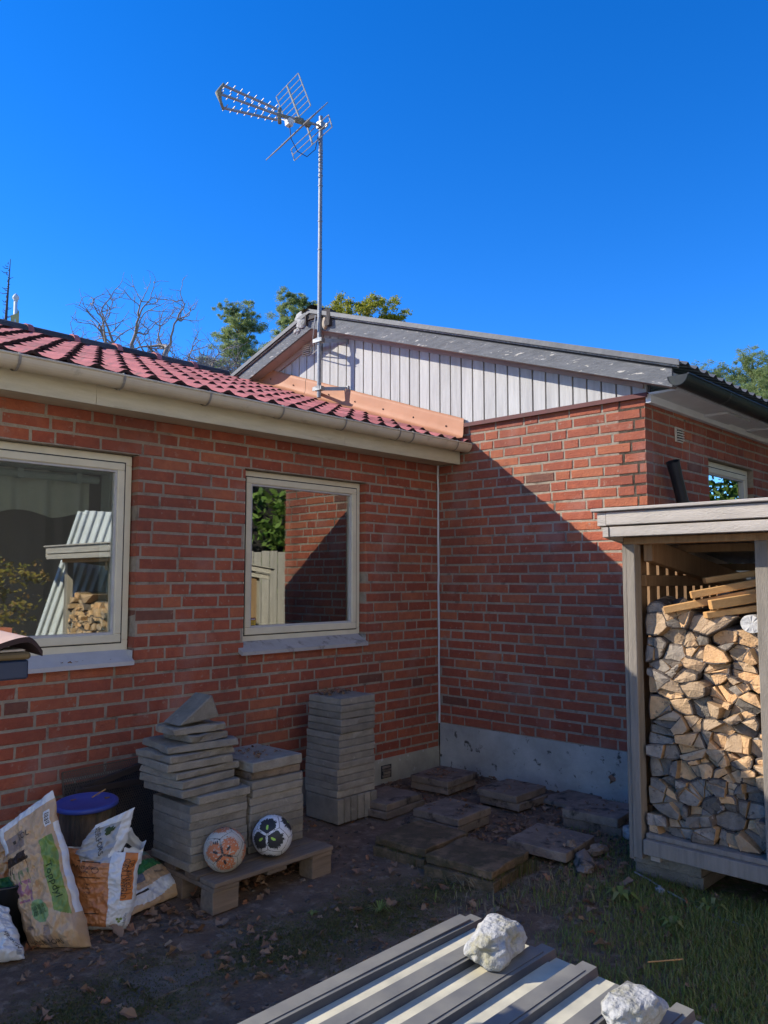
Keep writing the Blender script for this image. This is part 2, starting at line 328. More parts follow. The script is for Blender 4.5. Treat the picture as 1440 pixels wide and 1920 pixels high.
def frame_mb(x0, x1, z0, z1, y0, y1, w, wb=None):
    b = MB(); wb = wb or w
    b.box(x0, x1, y0, y1, z1-w, z1); b.box(x0, x1, y0, y1, z0, z0+wb)
    b.box(x0, x0+w, y0, y1, z0+wb, z1-w); b.box(x1-w, x1, y0, y1, z0+wb, z1-w); return b
def window(parent, x0, x1, z0, z1, y=.06, sillm=None, sill=True, fr=.055):
    """outer frame, hinged sash set 6 mm proud with a dark gap, pane, sill"""
    f = frame_mb(x0, x1, z0, z1, y, y+.09, fr).build('window', m_frame, parent, bevel=.004)
    g = .007; a0, a1, b0, b1 = x0+fr-.012, x1-fr+.012, z0+fr-.012, z1-fr+.012
    frame_mb(a0-g, a1+g, b0-g, b1+g, y-.0015, y+.01, g).build('gasket', m_rubber, f)
    frame_mb(a0, a1, b0, b1, y-.009, y+.05, .042, .046).build('sash', m_frame, f, bevel=.004)
    frame_mb(a0+.042, a1-.042, b0+.046, b1-.042, y+.002, y+.045, .012).build('bead', m_sillw, f)
    p = MB(); p.box(a0+.044, a1-.044, y+.018, y+.024, b0+.048, b1-.044); p.build('pane', m_glass, f)
    frame_mb(a0+.03, a1-.03, b0+.03, b1-.03, y+.055, y+.16, .03).build('inner_lining', m_blind, f)
    if sill:
        s = MB(); xs0, xs1 = x0-.045, x1-.012
        s.add([(xs0, y+.005, z0+.006), (xs1, y+.005, z0+.006), (xs1, -.045, z0-.055), (xs0, -.045, z0-.055),
               (xs0, -.045, z0-.078), (xs1, -.045, z0-.078), (xs0, y, z0-.03), (xs1, y, z0-.03), (xs0, -.038, z0-.078), (xs1, -.038, z0-.078)],
              [(0, 3, 2, 1), (3, 4, 5, 2), (4, 8, 9, 5), (8, 6, 7, 9), (0, 6, 8, 4, 3), (1, 2, 5, 9, 7)])
        s.box(xs1-.006, xs1, -.02, y, z0-.04, z0+.004)
        s.build('sill', sillm or m_sill, f)
    return f
I4 = Matrix.Identity(4)

# ------------------------------------------------------------------ low wing with red tiled roof
house = thing('brick_house', 'low red brick house wing with red tiled roof and two cream windows', 'house', (-2.7, 1.2, 0))
def part(mb, name, mats, parent, **k):
    o = mb.build(name, mats, parent, **k); return o
hz = Matrix.Translation((2.7, -1.2, 0)); house.location = (0, 0, 0)
holes = [(-4.3, -2.729, 1.04, 2.234), (-1.957, -.844, 1.04, 2.234)]
b = MB(); wall_boxes(b, -5.6, .0, .14, 2.52, [(h[0]-.006, h[1]+.006, h[2], h[3]) for h in holes], I4)
b.box(-5.6, -5.4, .2, 5.6, 0, 2.52); wall_boxes(b, -5.6, 0, 0, 2.52, [(-5.3, -3.3, .9, 2.25)], I4, 5.7, 5.5)  # unseen rear opening, added to let sun light the left room
wl = b.build('wall', m_mortar, house)
place_bricks(lay(-5.6, -.008, .14, 31, holes, I4, 3), wl)
b = MB(); b.box(-5.6, -.004, -.004, .2, -.3, .165); pl = b.build('plinth', m_render_l, house)
b = MB()                                                   # crumbling brick-filled vent hole in the plinth
b.box(-.685, -.575, -.008, -.003, .02, .115, 1)
pv = b.build('vent_opening', [m_dark, m_dark], pl)
for k in range(4):
    q = MB(); q.box(-.68+U(0, .015), -.60+U(0, .015), -.02+U(-.004, .004), -.006, .03+k*.022, .044+k*.022, 0, .003); q.build('brick', m_slabd, pl)
b = MB(); b.box(-5.4, -.25, .2, 5.5, .3, .32, 1); b.box(-2.38, -.25, 3.2, 3.22, .32, 2.46); b.box(-.27, -.25, .2, 3.2, .32, 2.46); b.box(-5.4, -.25, .2, 5.5, 2.46, 2.48); b.box(-2.4, -2.38, .2, 5.5, .32, 2.46)  # partition drawn full depth to keep the rear sun out of the right room
b.build('interior', [m_room, m_floor], house)
w1 = window(house, -4.25, -2.735, 1.10, 2.23, sillm=m_sillw, fr=.06)
w2 = window(house, -1.952, -.85, 1.10, 2.23)
b = MB(); b.box(-1.845, -1.805, .0755, .077, 1.185, 1.235, 0); b.box(-1.845, -1.805, .0753, .077, 1.236, 1.253, 1)
for k in range(4): b.box(-1.841, -1.809-U(0, .01), .0748, .0752, 1.19+k*.011, 1.193+k*.011, 2)
b.box(-1.84, -1.81, .0746, .0752, 1.241, 1.246, 3)
b.build('sticker', [mat('yellow_label', (.62, .42, .06)), mat('dark_red_label', (.16, .03, .03)), m_rubber, m_white], w2)
# seal between the two wings
b = MB(); pts = [(-.012+U(-.002, .002), -.012+U(-.002, .002), z) for z in [.35+i*.1 for i in range(22)]]
b.tube(pts, .008, 6); b.build('corner_seal', m_white, house)
m_gutj = mat('grey_gutter_joint', (.30, .28, .23), (.22, .2, .17), 8, .5)
# fascia and gutter
b = MB(); xs = [-5.7, -4.4, -3.12, -1.3, -.012]
for a, c in zip(xs, xs[1:]): b.box(a+.001, c-.001, -.245, -.222, 2.435, 2.545, 0, .0015)
b.box(-5.7, -.01, -.222, .0, 2.45, 2.465, 0)
b.build('fascia', m_fascia, house)
gb = MB(); gy, gz, gr = -.318, 2.583, .056
def gut(x0, x1, n=1, rr=gr):
    def fn(u, v):
        t = math.pi*(1+v); return (x0+(x1-x0)*u, gy+rr*math.cos(t), gz+rr*math.sin(t)*1.05)
    gb.grid(n, 14, fn)
gut(-5.7, -.03, 8); gut(-5.7, -.03, 8, gr-.004)
gb.tube([(-5.7, gy-gr, gz+.003), (-.03, gy-gr, gz+.003)], .007, 8)
gb.tube([(-5.7, gy+gr, gz+.0), (-.03, gy+gr, gz)], .004, 6)
gb.lathe([(0, -.001), (gr*.6, .004), (gr, .012), (gr, .03)], 20); 
n0 = len(gb.v)-80
for i in range(n0, len(gb.v)):
    x, y, z = gb.v[i]; gb.v[i] = (-.004-z, gy+x, min(gz, gz+y*1.05))
gt = gb.build('gutter', m_gutter, house, smooth=False)
for x in [-5.2, -4.65, -4.1, -3.575, -3.03, -2.49, -1.95, -1.41, -.87, -.72, -.2]:
    q = MB()
    q.grid(1, 10, lambda u, v: (x+.014*(u-.5), gy+(gr+.008)*math.cos(math.pi*(1+v)), gz+(gr+.008)*math.sin(math.pi*(1+v))*1.05))
    q.tube([(x, gy-gr-.004, gz), (x, gy-gr+.004, gz+.014), (x+.004, gy+gr, gz+.012)], .004, 5)
    q.build('gutter_bracket', m_gutj, gt)
# roof: boards, tiles, ridge
E0 = Vector((0, -.335, 2.592)); SL = math.atan(.345); sd_ = Vector((0, math.cos(SL), math.sin(SL))); sn = Vector((0, -math.sin(SL), math.cos(SL)))
b = MB(); A = E0-sn*.03; Bq = A+sd_*3.2
b.add([(-5.8, *A.yz), (0, *A.yz), (0, *Bq.yz), (-5.8, *Bq.yz), (-5.8, 5.9, 2.5), (0, 5.9, 2.5)], [(0, 1, 2, 3), (3, 2, 5, 4)])
rf = b.build('roof', m_tile, house)
def tile_mb():
    t = MB(); n = 16; wv = lambda x: .0165*(math.cos(2*math.pi*x/.165)*.72+.28*math.cos(4*math.pi*x/.165+.6))
    X = [i*.33/n for i in range(n+1)]
    for y, l in ((-.375, .026), (-.375, 0), ): pass
    rows = [(0, .024), (.06, .021), (.385, -.002)]
    o = 0; v = []
    for y, l in rows: v += [(x, y, wv(x)+l) for x in X]
    f = []
    for j in range(2):
        for i in range(n): a = j*(n+1)+i; f.append((a, a+1, a+n+2, a+n+1))
    t.add(v, f, 0)
    v = [(x, 0, wv(x)+.024) for x in X]+[(x, .004, wv(x)+.006) for x in X]
    t.add(v, [(i, n+1+i, n+2+i, i+1) for i in range(n)], 1)
    return t
tm = tile_mb().mesh('roof_tile', [m_tile, m_tile_edge])
for f in tm.polygons: f.use_smooth = f.material_index == 0
Rm = rot('X', math.degrees(SL))
for j in range(9):
    for i in range(17):
        p = E0+sd_*(j*.352)
        o = bpy.data.objects.new('roof_tile', tm); C.objects.link(o); o.parent = rf
        o.matrix_local = T(-.03-.33*(i+1)+U(-.003, .003), p.y, p.z+U(-.002, .002)) @ Rm @ rot('Z', U(-.3, .3))
rz0 = (E0+sd_*3.17)
def ridge_tile_mb():
    t = MB()
    t.grid(1, 8, lambda u, v: (u*.42, -math.cos(math.pi*v)*.105, math.sin(math.pi*v)*.075), 0)
    t.grid(1, 8, lambda u, v: (-.02+u*.05, -math.cos(math.pi*v)*.115, math.sin(math.pi*v)*.088), 1)
    t.add([(-.02, -math.cos(math.pi*k/8)*.115, math.sin(math.pi*k/8)*.088) for k in range(9)], [tuple(range(9))], 1)
    return t
rme = ridge_tile_mb().mesh('ridge_tile', [m_ridge, m_tile], True)
for i in range(14):
    o = bpy.data.objects.new('ridge_tile', rme); C.objects.link(o); o.parent = rf
    o.matrix_local = T(-.30-.41*(i+1), rz0.y, rz0.z-.005+U(-.003, .003)) @ rot('Z', U(-.6, .6))
# flashing where the tiles meet the gable
def flash(y0, y1, nm):
    q = MB(); n = 40
    prof = [(-.17, .035), (-.10, .042), (-.045, .055), (-.034, .080), (-.030, .15), (-.028, .205), (-.012, .210)]
    def fn(u, v):
        y = y0+(y1-y0)*u; i = min(int(v*(len(prof)-1)), len(prof)-2); f = v*(len(prof)-1)-i
        x = prof[i][0]*(1-f)+prof[i+1][0]*f; h = prof[i][1]*(1-f)+prof[i+1][1]*f
        k = noise.noise(Vector((y*3, h*5, 1)))*.008+noise.noise(Vector((y*11, h*9, 4)))*.003
        return (x+k, y, E0.z+.345*(y-E0.y)+h-.01+k*.5)
    q.grid(n, 12, fn)
    for yy in [y0+.18+i*.36 for i in range(int((y1-y0)/.36))]:
        h = E0.z+.345*(yy-E0.y)+.10
        q.lathe([(.0, .004), (.006, .003), (.008, 0)], 8, 1, (0, 0, 0))
        for t in range(len(q.v)-24, len(q.v)):
            x, y, z = q.v[t]; q.v[t] = (-.036-z, yy+x, h+y)
    return q.build(nm, [m_flash, m_rubber], house, smooth=True)
flash(-.30, 1.66, 'flashing'); flash(1.665, 2.68, 'flashing')

# ------------------------------------------------------------------ gabled wing
gab = thing('gabled_house', 'gabled red brick house with whitewashed boards above the brick wall', 'house')
F90 = rot('Z', -90)                                          # local x runs along -Y, local -y faces -X
FS = T(0, -1.832, 0)
sh = [(1.06, 2.02, 1.5, 2.441)]
b = MB(); wall_boxes(b, .0, 1.825, .349, 2.75, [], F90)
wall_boxes(b, .0035, 6.2, .349, 2.75, sh, FS)
b.box(.03, .2, 0, 3.4, 2.4, 3.6)
b.box(6.0, 6.2, -1.6, 5.5, 0, 2.75); b.box(.2, 6.2, 5.5, 5.7, 0, 2.75)
gw = b.build('wall', m_mortar, gab)
place_bricks(lay(.012, 1.832, .355, 32, [], F90, 5)+lay(.113, 6.2, .355, 32, sh, FS, 8), gw)
b = MB(); b.box(-.004, .2, -1.836, -.012, -.3, .349); b.box(.2, 6.2, -1.836, -1.66, -.3, .349)
b.build('plinth', m_render_r, gab)
w3 = window(gab, 1.065, 2.015, 1.5, 2.435, y=.05, sill=False, fr=.06); w3.location = (0, -1.832, 0)
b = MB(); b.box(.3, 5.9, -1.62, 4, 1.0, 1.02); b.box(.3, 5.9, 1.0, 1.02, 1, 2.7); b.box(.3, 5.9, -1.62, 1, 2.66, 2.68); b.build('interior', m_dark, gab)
b = MB()                                                     # flashing strip on top of the brickwork
b.box(-.028, .02, -1.86, -.27, 2.756, 2.764); b.box(-.03, -.022, -1.86, -.27, 2.735, 2.7665)
b.build('brick_cap', m_cap, gab)
GA = 1.43
def gl(y): return 3.425+.33*(y+.015) if y <= GA else 3.902-.33*(y-GA)
b = MB(); b.prism([(-1.86, 2.77), (2.95, 2.77), (2.95, gl(2.95)), (GA, gl(GA)), (-1.86, gl(-1.86)+.03)], .02, 0, T(.018, 0, 0), 'x'); gb2 = b.build('gable_wall', m_gap, gab)
y = -1.845; k = 0
while y < 2.85:
    y1 = y+.100; q = MB()
    base = lambda t: 2.772 if t < -.3 else E0.z+.345*(t-E0.y)+.06
    top = lambda t: gl(t)+.03
    yy = sorted({y, y1, *([GA] if y < GA < y1 else [])})
    poly = [(t, base(t)) for t in (y, y1)]+[(t, top(t)) for t in reversed(yy)]
    if min(top(y)-base(y), top(y1)-base(y1)) > .04:
        q.prism(poly, .017+U(0, .002), 0, T(U(-.001, .001), 0, 0), 'x'); q.build('board', m_board, gb2, fix=True)
    y += .114; k += 1
# barge boards, soffit, trim
def strip(mb, y0, y1, lo, hi, x0, x1, m=0, n=1, jit=0):
    for i in range(n):
        a = y0+(y1-y0)*i/n; c = y0+(y1-y0)*(i+1)/n
        mb.prism([(a, gl(a)+lo), (c, gl(c)+lo), (c, gl(c)+hi), (a, gl(a)+hi)], x1-x0, m, T(x0, 0, 0), 'x')
b = MB(); strip(b, -2.1, GA, .0, .118, -.168, -.146); b.build('barge_board', m_barge, gab, fix=True)
b = MB(); strip(b, GA, 2.72, .0, .118, -.168, -.146); b.build('barge_board', m_barge, gab, fix=True)
b = MB(); strip(b, -2.1, GA, .118, .134, -.16, -.15, 1); strip(b, GA, 2.72, .118, .134, -.16, -.15, 1); strip(b, -2.14, GA, .134, .146, -.176, -.15, 0)
strip(b, GA, 2.72, .134, .146, -.176, -.15, 0); b.build('trim_board', [mat('cream_peeling_trim', (.56, .52, .45), (.2, .19, .18), 18, .9, .5, 60, stretch=(1, 2, 4)), m_rubber], gab, fix=True)
b = MB(); strip(b, -2.05, GA, .004, .016, -.146, -.001); b.build('soffit', m_soffit, gab, fix=True)
y = GA
while y < 2.7:
    q = MB(); strip(q, y+.002, min(y+.2, 2.72)-.002, .004+U(0, .003), .018, -.146, -.001); q.build('soffit_board', m_soffit, gab, fix=True); y += .2
b = MB(); strip(b, GA-.002, 2.75, -.05, .004, -.020, -.003); strip(b, -1.83, GA-.002, -.028, .004, -.020, -.003); b.build('frieze_board', m_soffit, gab, fix=True)
# roof sheet
b = MB()
def rfn(y0, y1):
    def fn(u, v):
        x = -.19+6.4*u; y = y0+(y1-y0)*v; ph = (x % .15)/.15
        return (x, y, gl(y)+.165+(.028*math.exp(-((ph-.5)/.16)**2)))
    return fn
b.grid(340, 2, rfn(-2.17, GA)); b.grid(340, 2, rfn(GA, 5.9))
rs_ = b.build('roof', m_roofsheet, gab)
b = MB(); strip(b, -2.16, GA, .146, .185, -.196, -.186); strip(b, GA, 2.75, .146, .185, -.196, -.186); b.build('verge_trim', m_roofsheet, rs_, fix=True)
# ridge capping with its broken mortar end
b = MB(); b.grid(14, 10, lambda u, v: (-.12+6.3*u, GA+.06-math.cos(math.pi*v)*.13, gl(GA)+.155+math.sin(math.pi*v)*.10+noise.noise(Vector((u*30, v*3, 0)))*.006))
b.build('ridge_cap', m_ridge, rs_, smooth=True)
def lump(c, s, seed, n=2, amp=.25, fr=1.6):
    bm = bmesh.new(); bmesh.ops.create_icosphere(bm, subdivisions=n, radius=1)
    for v in bm.verts:
        d = v.co.copy(); k = 1+amp*noise.noise(d*fr+Vector((seed*7.3, seed*3.1, 0)))+amp*.4*noise.noise(d*fr*3+Vector((seed, 9, 2)))
        v.co = Vector((d.x*s[0]*k+c[0], d.y*s[1]*k+c[1], d.z*s[2]*k+c[2]))
    me = bpy.data.meshes.new('lump'); bm.to_mesh(me); bm.free(); return me
def lumpo(name, m, parent, c, s, seed, n=2, amp=.25, fr=1.6, smooth=False):
    me = lump(c, s, seed, n, amp, fr); me.name = name; me.materials.append(m)
    if smooth: me.polygons.foreach_set('use_smooth', [True]*len(me.polygons))
    return link(name, me, parent)
m_mort2 = mat('old_ridge_mortar', (.46, .45, .42), (.34, .33, .31), 14, .95, .7, 60, c3=(.2, .2, .13), s3=9, t3=.62)
lumpo('ridge_end', m_mort2, rs_, (-.17, 1.575, 4.015), (.028, .085, .085), 3, 3, .22)
lumpo('ridge_mortar', m_mort2, rs_, (-.165, 1.63, 3.92), (.02, .05, .03), 5, 3, .5)
lumpo('ridge_mortar', mat('buff_mortar', (.55, .45, .32), (.4, .32, .22), 20, .9, .5), rs_, (-.17, 1.22, 3.90), (.035, .04, .06), 8, 2, .3)
b = MB(); b.box(-.2, -.13, 1.13, 1.175, 3.86, 4.02, 0, .008); b.box(-.2, -.12, 1.46, 1.5, 3.94, 4.04, 0, .01); b.box(-.19, -.13, 1.17, 1.46, 3.985, 4.03, 0, .006); b.build('ridge_clamp', m_ridge, rs_)
lumpo('moss', mat('roof_moss', (.05, .055, .015), (.09, .08, .02), 40, 1, 1, 90), rs_, (-.12, 1.5, 4.085), (.09, .08, .018), 4, 3, .6, 3)
# salmon verge piece where the gable meets the tiled roof
b = MB(); strip(b, 2.45, 2.74, -.11, .0, -.16, -.003); b.build('verge_flashing', m_flash, gab, fix=True)
# gable vent and wall vent
def vent(loc, w, h, parent, rz):
    q = MB(); q.box(-w/2, w/2, -.012, 0, -h/2, h/2)
    o = q.build('vent', m_vent, parent); o.location = loc; o.rotation_euler = (0, 0, R(rz))
    for i in range(5):
        s = MB(); z = -h/2+h*(i+.7)/5.6; s.box(-w*.42, w*.42, -.026, -.013, z, z+h*.07, M=None); s.build('louvre', m_vent, o)
    s = MB(); s.box(-w*.42, w*.42, -.0135, -.0125, -h*.42, h*.42); s.build('vent_back', m_rubber, o)
vent((-.003, 1.67, 3.775), .13, .11, gab, -90); vent((.512, -1.835, 2.545), .115, .105, gab, 0)
# eaves on the right: soffit, fascia, black gutter
b = MB(); b.box(.0, 6.2, -2.06, -1.83, 2.752, 2.768); b.box(-.13, 6.2, -2.078, -2.06, 2.77, 2.85); b.box(.0, 6.2, -1.875, -1.838, 2.70, 2.751)
for x in (.9, 1.75): b.box(x, x+.45, -2.05, -1.88, 2.735, 2.751, 0, .006)
b.build('eaves_board', m_white, gab)
gb = MB(); gy, gz, gr = -2.15, 2.80, .068
gb.grid(10, 14, lambda u, v: (-.2+6.4*u, gy+gr*math.cos(math.pi*(1+v)), gz+gr*math.sin(math.pi*(1+v))))
gb.grid(10, 14, lambda u, v: (-.2+6.4*u, gy+(gr-.004)*math.cos(math.pi*(1+v)), gz+(gr-.004)*math.sin(math.pi*(1+v))))
gb.tube([(-.2, gy-gr, gz), (6.2, gy-gr, gz)], .007, 8)
gb.add([(-.198, gy+gr*math.cos(math.pi*(1+k/14)), gz+gr*math.sin(math.pi*(1+k/14))) for k in range(15)], [tuple(range(15))])
bg_ = gb.build('gutter', m_mossblack, gab)
for x in (.5, 1.3, 2.1, 2.9):
    q = MB(); q.grid(1, 10, lambda u, v: (x+.03*u, gy+(gr+.004)*math.cos(math.pi*(1+v)), gz+(gr+.004)*math.sin(math.pi*(1+v)))); q.build('gutter_bracket', m_black, bg_)
# ------------------------------------------------------------------ television antenna
an = thing('television_antenna', 'tall grey television antenna on a steel mast in front of the whitewashed gable', 'antenna', (-.195, 1.275, 3.2))
def abs_(o): o.matrix_parent_inverse = Matrix.Identity(4); o.location = -an.location; return o
b = MB(); b.tube([(-.195, 1.275, 3.2), (-.195, 1.275, 4.6)], .0205, 12); b.tube([(-.195, 1.275, 4.55), (-.195, 1.275, 5.95)], .019, 12)
for z in (4.62, 4.9, 5.25, 5.35): b.tube([(-.195, 1.275, z), (-.195, 1.275, z+.012)], .0225, 12)
for i in range(7): b.tube([(-.195, 1.275, 5.42+i*.03), (-.195, 1.275, 5.432+i*.03)], .0215, 12)
abs_(b.build('mast', m_galv, an))
for z in (3.745, 3.285):
    b = MB()
    for s in (-1, 1):
        b.bar((-.185, 1.275, z), (-.012, 1.275+.185*s, z), .006, .034); b.box(-.012, -.002, 1.275+.185*s-.012, 1.275+.185*s+.012, z-.03, z+.03)
    b.box(-.225, -.165, 1.235, 1.315, z-.02, z+.02, 0, .002); b.bar((-.215, 1.22, z), (-.215, 1.34, z), .014, .034)
    abs_(b.build('bracket', m_galv, an, fix=True))
Bd = Vector((-.98, .198, 0)); Ed = Vector((.198, .98, 0)); P0 = Vector((-.195, 1.275, 5.86))
def ap(s, z, e=0): return P0+Bd*s+Vector((0, 0, z))+Ed*e
b = MB(); b.bar(ap(-.04, 0), ap(.5, -.05), .018, .018); b.box(*sum(((c-.03, c+.03) for c in ap(0, 0)), ())); b.bar(ap(-.06, .02, -.03), ap(-.06, .02, .05), .012, .03)
abs_(b.build('boom', m_alu, an))
rear = [(.47, 0), (.49, -.05), (.47, -.105)]; front = [(1.0, .035), (1.04, -.055), (1.0, -.175)]
for (s0, z0), (s1, z1) in zip(rear, front):
    q = MB(); q.bar(ap(s0, z0), ap(s1, z1), .017, .017)
    for k in range(8):
        t = (k+.35)/7.6; q.bar(ap(s0+(s1-s0)*t, z0+(z1-z0)*t+.006, -.058), ap(s0+(s1-s0)*t, z0+(z1-z0)*t+.006, .058), .006, .006)
    abs_(q.build('director_boom', m_alu, an))
b = MB(); b.tube([ap(1.0, .05), ap(1.03, 0), ap(1.05, -.055), ap(1.03, -.12), ap(1.0, -.19)], [.012, .014, .03, .014, .012], 8); abs_(b.build('front_spreader', m_aludark, an, smooth=True))
b = MB(); b.tube([ap(.44, .02), ap(.45, -.05), ap(.44, -.13)], .018, 8); b.tube([ap(.34, -.04), ap(.45, -.05)], .016, 8); b.tube([ap(.2, -.03), ap(.28, -.035)], .03, 8); b.tube([ap(.12, -.05), ap(.17, -.02)], .035, 8)
abs_(b.build('hub', m_aludark, an, smooth=True))
def panel(s0, z0, s1, z1, L, n, nm, r=.0045, first=.12):
    q = MB(); q.bar(ap(s0, z0), ap(s1, z1), .018, .012)
    for k in range(n):
        t = first+(1-first)*k/(n-1); s = s0+(s1-s0)*t; z = z0+(z1-z0)*t
        q.tube([ap(s, z, -L/2), ap(s, z, L/2)], r, 6)
    for e in (-1, 1): q.bar(ap(s0+(s1-s0)*first, z0+(z1-z0)*first, e*L/2), ap(s1, z1, e*L/2), .012, .006)
    abs_(q.build(nm, m_alu, an)); return q
panel(.22, -.03, .37, .27, .44, 7, 'reflector_grid')
panel(.16, -.03, .35, -.25, .92, 7, 'reflector_grid', .005, .2)
panel(.16, -.03, .09, -.22, .72, 3, 'reflector_grid', .0045, .45)
b = MB(); b.box(*sum(((c-.028, c+.028) for c in ap(.34, -.09)), ()), 0, .006)
for e, dz in ((-.10, -.10), (-.16, -.16), (.10, .09)): b.bar(ap(.36, -.08), ap(.36+abs(e)*.3, -.08+dz*.7, e), .014, .006)
abs_(b.build('dipole', m_wplas, an))
b = MB(); b.tube([ap(.34, -.1), ap(.32, -.24), ap(.25, -.34), ap(.15, -.36), ap(.06, -.26), ap(.03, -.12), ap(.02, -.2)], .004, 6)
abs_(b.build('cable', mat('black_cable', (.05, .05, .05)), an, smooth=True)); b = MB(); b.tube([(-.235, 1.285, 3.98), (-.24, 1.30, 3.86), (-.2, 1.36, 3.78), (-.06, 1.5, 3.72), (-.03, 1.62, 3.70)], .006, 6); m_cab = mat('grey_cable', (.35, .35, .35)); c_ = MB(); c_.tube([(-.235, 1.28, 3.72), (-.15, 1.35, 3.68), (-.03, 1.58, 3.70)], .005, 6)
abs_(c_.build('cable', m_cab, an, smooth=True)); abs_(b.build('cable', m_cab, an, smooth=True))

# ------------------------------------------------------------------ drain pipe leaning behind the wood shed
b = MB(); a = Vector((.19, -1.93, 2.31)); c = Vector((1.25, -1.99, .05))
b.tube([a, a+(c-a)*.04, c], [.046, .041, .041], 14, caps=False); b.tube([a, a+(c-a)*.04, c], [.041, .037, .037], 14, caps=False)
tag(b.build('drain_pipe', m_black, smooth=True), 'black plastic pipe leaning against the brick wall behind the firewood shed', 'pipe')

# ------------------------------------------------------------------ firewood shed
shed = thing('firewood_shed', 'open grey wooden firewood shed with slatted side beside the brick house corner', 'shed')
def bx(name, m, *a, par=None, bevel=.003, j=0):
    q = MB(); q.box(*a, 0, j); return q.build(name, m, par or shed, bevel=bevel)
bx('post', m_woodv, -1.27, -1.20, -2.358, -2.312, .132, 1.70); bx('corner_board', m_woodv, -1.262, -1.14, -2.31, -2.286, .12, 1.69)
bx('post', m_woodv, -1.265, -1.20, -3.0, -2.942, .262, 1.70); bx('post', m_woodv, -1.27, -1.20, -3.96, -3.90, .06, 1.70)
bx('post', m_woodv, .0, .06, -2.372, -2.312, .06, 1.56); bx('post', m_woodv, .0, .06, -3.96, -3.9, .06, 1.56)
bx('sill_beam', m_woodv, -1.292, -1.25, -4.0, -2.374, .165, .236); bx('sill_beam', m_wood, -.02, .03, -4.0, -2.3, .10, .19)
bx('joist', m_wood, -1.25, -.02, -2.44, -2.39, .13, .20); bx('joist', m_wood, -1.25, -.02, -3.2, -3.15, .13, .20); bx('joist', m_wood, -1.25, -.02, -3.95, -3.9, .13, .20)
x = -1.262
while x < -.05: bx('floor_board', m_woodv, x, x+.11, -3.98, -2.376, .237, .261); x += .118
# roof: fascia boards, side boards, purlins, corrugated sheet that falls to the back
zr = lambda x: 1.80-.135*(x+1.42)
bx('fascia_board', m_wood, -1.428, -1.404, -4.08, -2.288, 1.776, 1.840); bx('fascia_board', m_wood, -1.42, -1.398, -4.08, -2.30, 1.718, 1.768)
bx('cap_board', m_wood, -1.445, -1.36, -4.10, -2.212, 1.846, 1.862)
for y0, y1, dz0, dz1, nm in ((-2.286, -2.24, -.024, .040, 'side_fascia'), (-2.298, -2.268, -.082, -.033, 'side_fascia'), (-4.08, -4.05, -.06, .04, 'side_fascia')):
    q = MB(); q.prism([(-1.426, zr(-1.42)+dz0), (.15, zr(.15)+dz0), (.15, zr(.15)+dz1), (-1.426, zr(-1.42)+dz1)], y1-y0, 0, T(0, y0, 0), 'y'); q.build(nm, m_wood, shed, fix=True)
bx('beam', m_slat, -1.275, -1.205, -4.02, -2.30, 1.685, 1.72)
q = MB(); q.prism([(-1.2, zr(-1.2)-.17), (.1, zr(.1)-.17), (.1, zr(.1)-.06), (-1.2, zr(-1.2)-.06)], .045, 0, T(0, -2.42, 0), 'y'); q.build('rafter', m_slat, shed, fix=True)
q = MB(); q.prism([(-1.2, zr(-1.2)-.17), (.1, zr(.1)-.17), (.1, zr(.1)-.06), (-1.2, zr(-1.2)-.06)], .045, 0, T(0, -3.2, 0), 'y'); q.build('rafter', m_slat, shed, fix=True)
for x in (-.75, -.05): bx('purlin', m_slat, x, x+.05, -4.0, -2.3, zr(x)-.055, zr(x)-.012)
q = MB(); q.grid(120, 1, lambda u, v: (-1.40+1.59*v, -2.22-1.87*u, zr(-1.40+1.59*v)+.022+.009*math.cos(2*math.pi*u*1.87/.076)))
q.build('roof_sheet', m_galv, shed, smooth=True)
# slatted side and back
x = -1.13; 
while x < .0:
    q = MB(); q.box(x, x+.086, -2.312, -2.290, .14+U(0, .02), zr(x)-.06, 0, .002); q.build('slat', m_slat, shed); x += .1165
for z in (.3, 1.47): bx('rail', m_slat, -1.12, .0, -2.345, -2.314, z, z+.06)
y = -2.38
while y > -4.0:
    q = MB(); q.box(.062, .084, y-.10, y, .14, 1.50+U(-.01, .01), 0, .002); q.build('slat', m_slat, shed); y -= .118

# ------------------------------------------------------------------ split logs: cells of a packed wall of rounds, each split into wedges
def clip(poly, p, n):
    out = []
    for i in range(len(poly)):
        a, c = poly[i], poly[(i+1) % len(poly)]; da = (a[0]-p[0])*n[0]+(a[1]-p[1])*n[1]; dc = (c[0]-p[0])*n[0]+(c[1]-p[1])*n[1]
        if da <= 0: out.append((*a[:2], a[2]))
        if (da < 0 < dc) or (dc < 0 < da):
            t = da/(da-dc); out.append((a[0]+(c[0]-a[0])*t, a[1]+(c[1]-a[1])*t, 0 if da <= 0 else a[2]))
    return out
rl = random.Random(21)
W_, H_ = 1.50, 1.30
def ztop(s): return 1.27+.05*math.sin(s*5+1)+.03*math.sin(s*13)
seeds = []; AN = 1.45                    # cells are packed in a space stretched upwards, so the pieces come out flat
z = .295; row = 0
while z < 1.36:
    s = .05+(row % 2)*.065+rl.uniform(-.02, .02)
    while s < W_+.05:
        seeds.append((s+rl.uniform(-.03, .03), z+rl.uniform(-.022, .022))); s += rl.uniform(.082, .150)
    z += rl.uniform(.061, .081); row += 1
seeds = [(p[0], p[1]*AN) for p in seeds if p[1] < ztop(p[0])]
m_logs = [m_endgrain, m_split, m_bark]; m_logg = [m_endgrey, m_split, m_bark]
lcol = {}
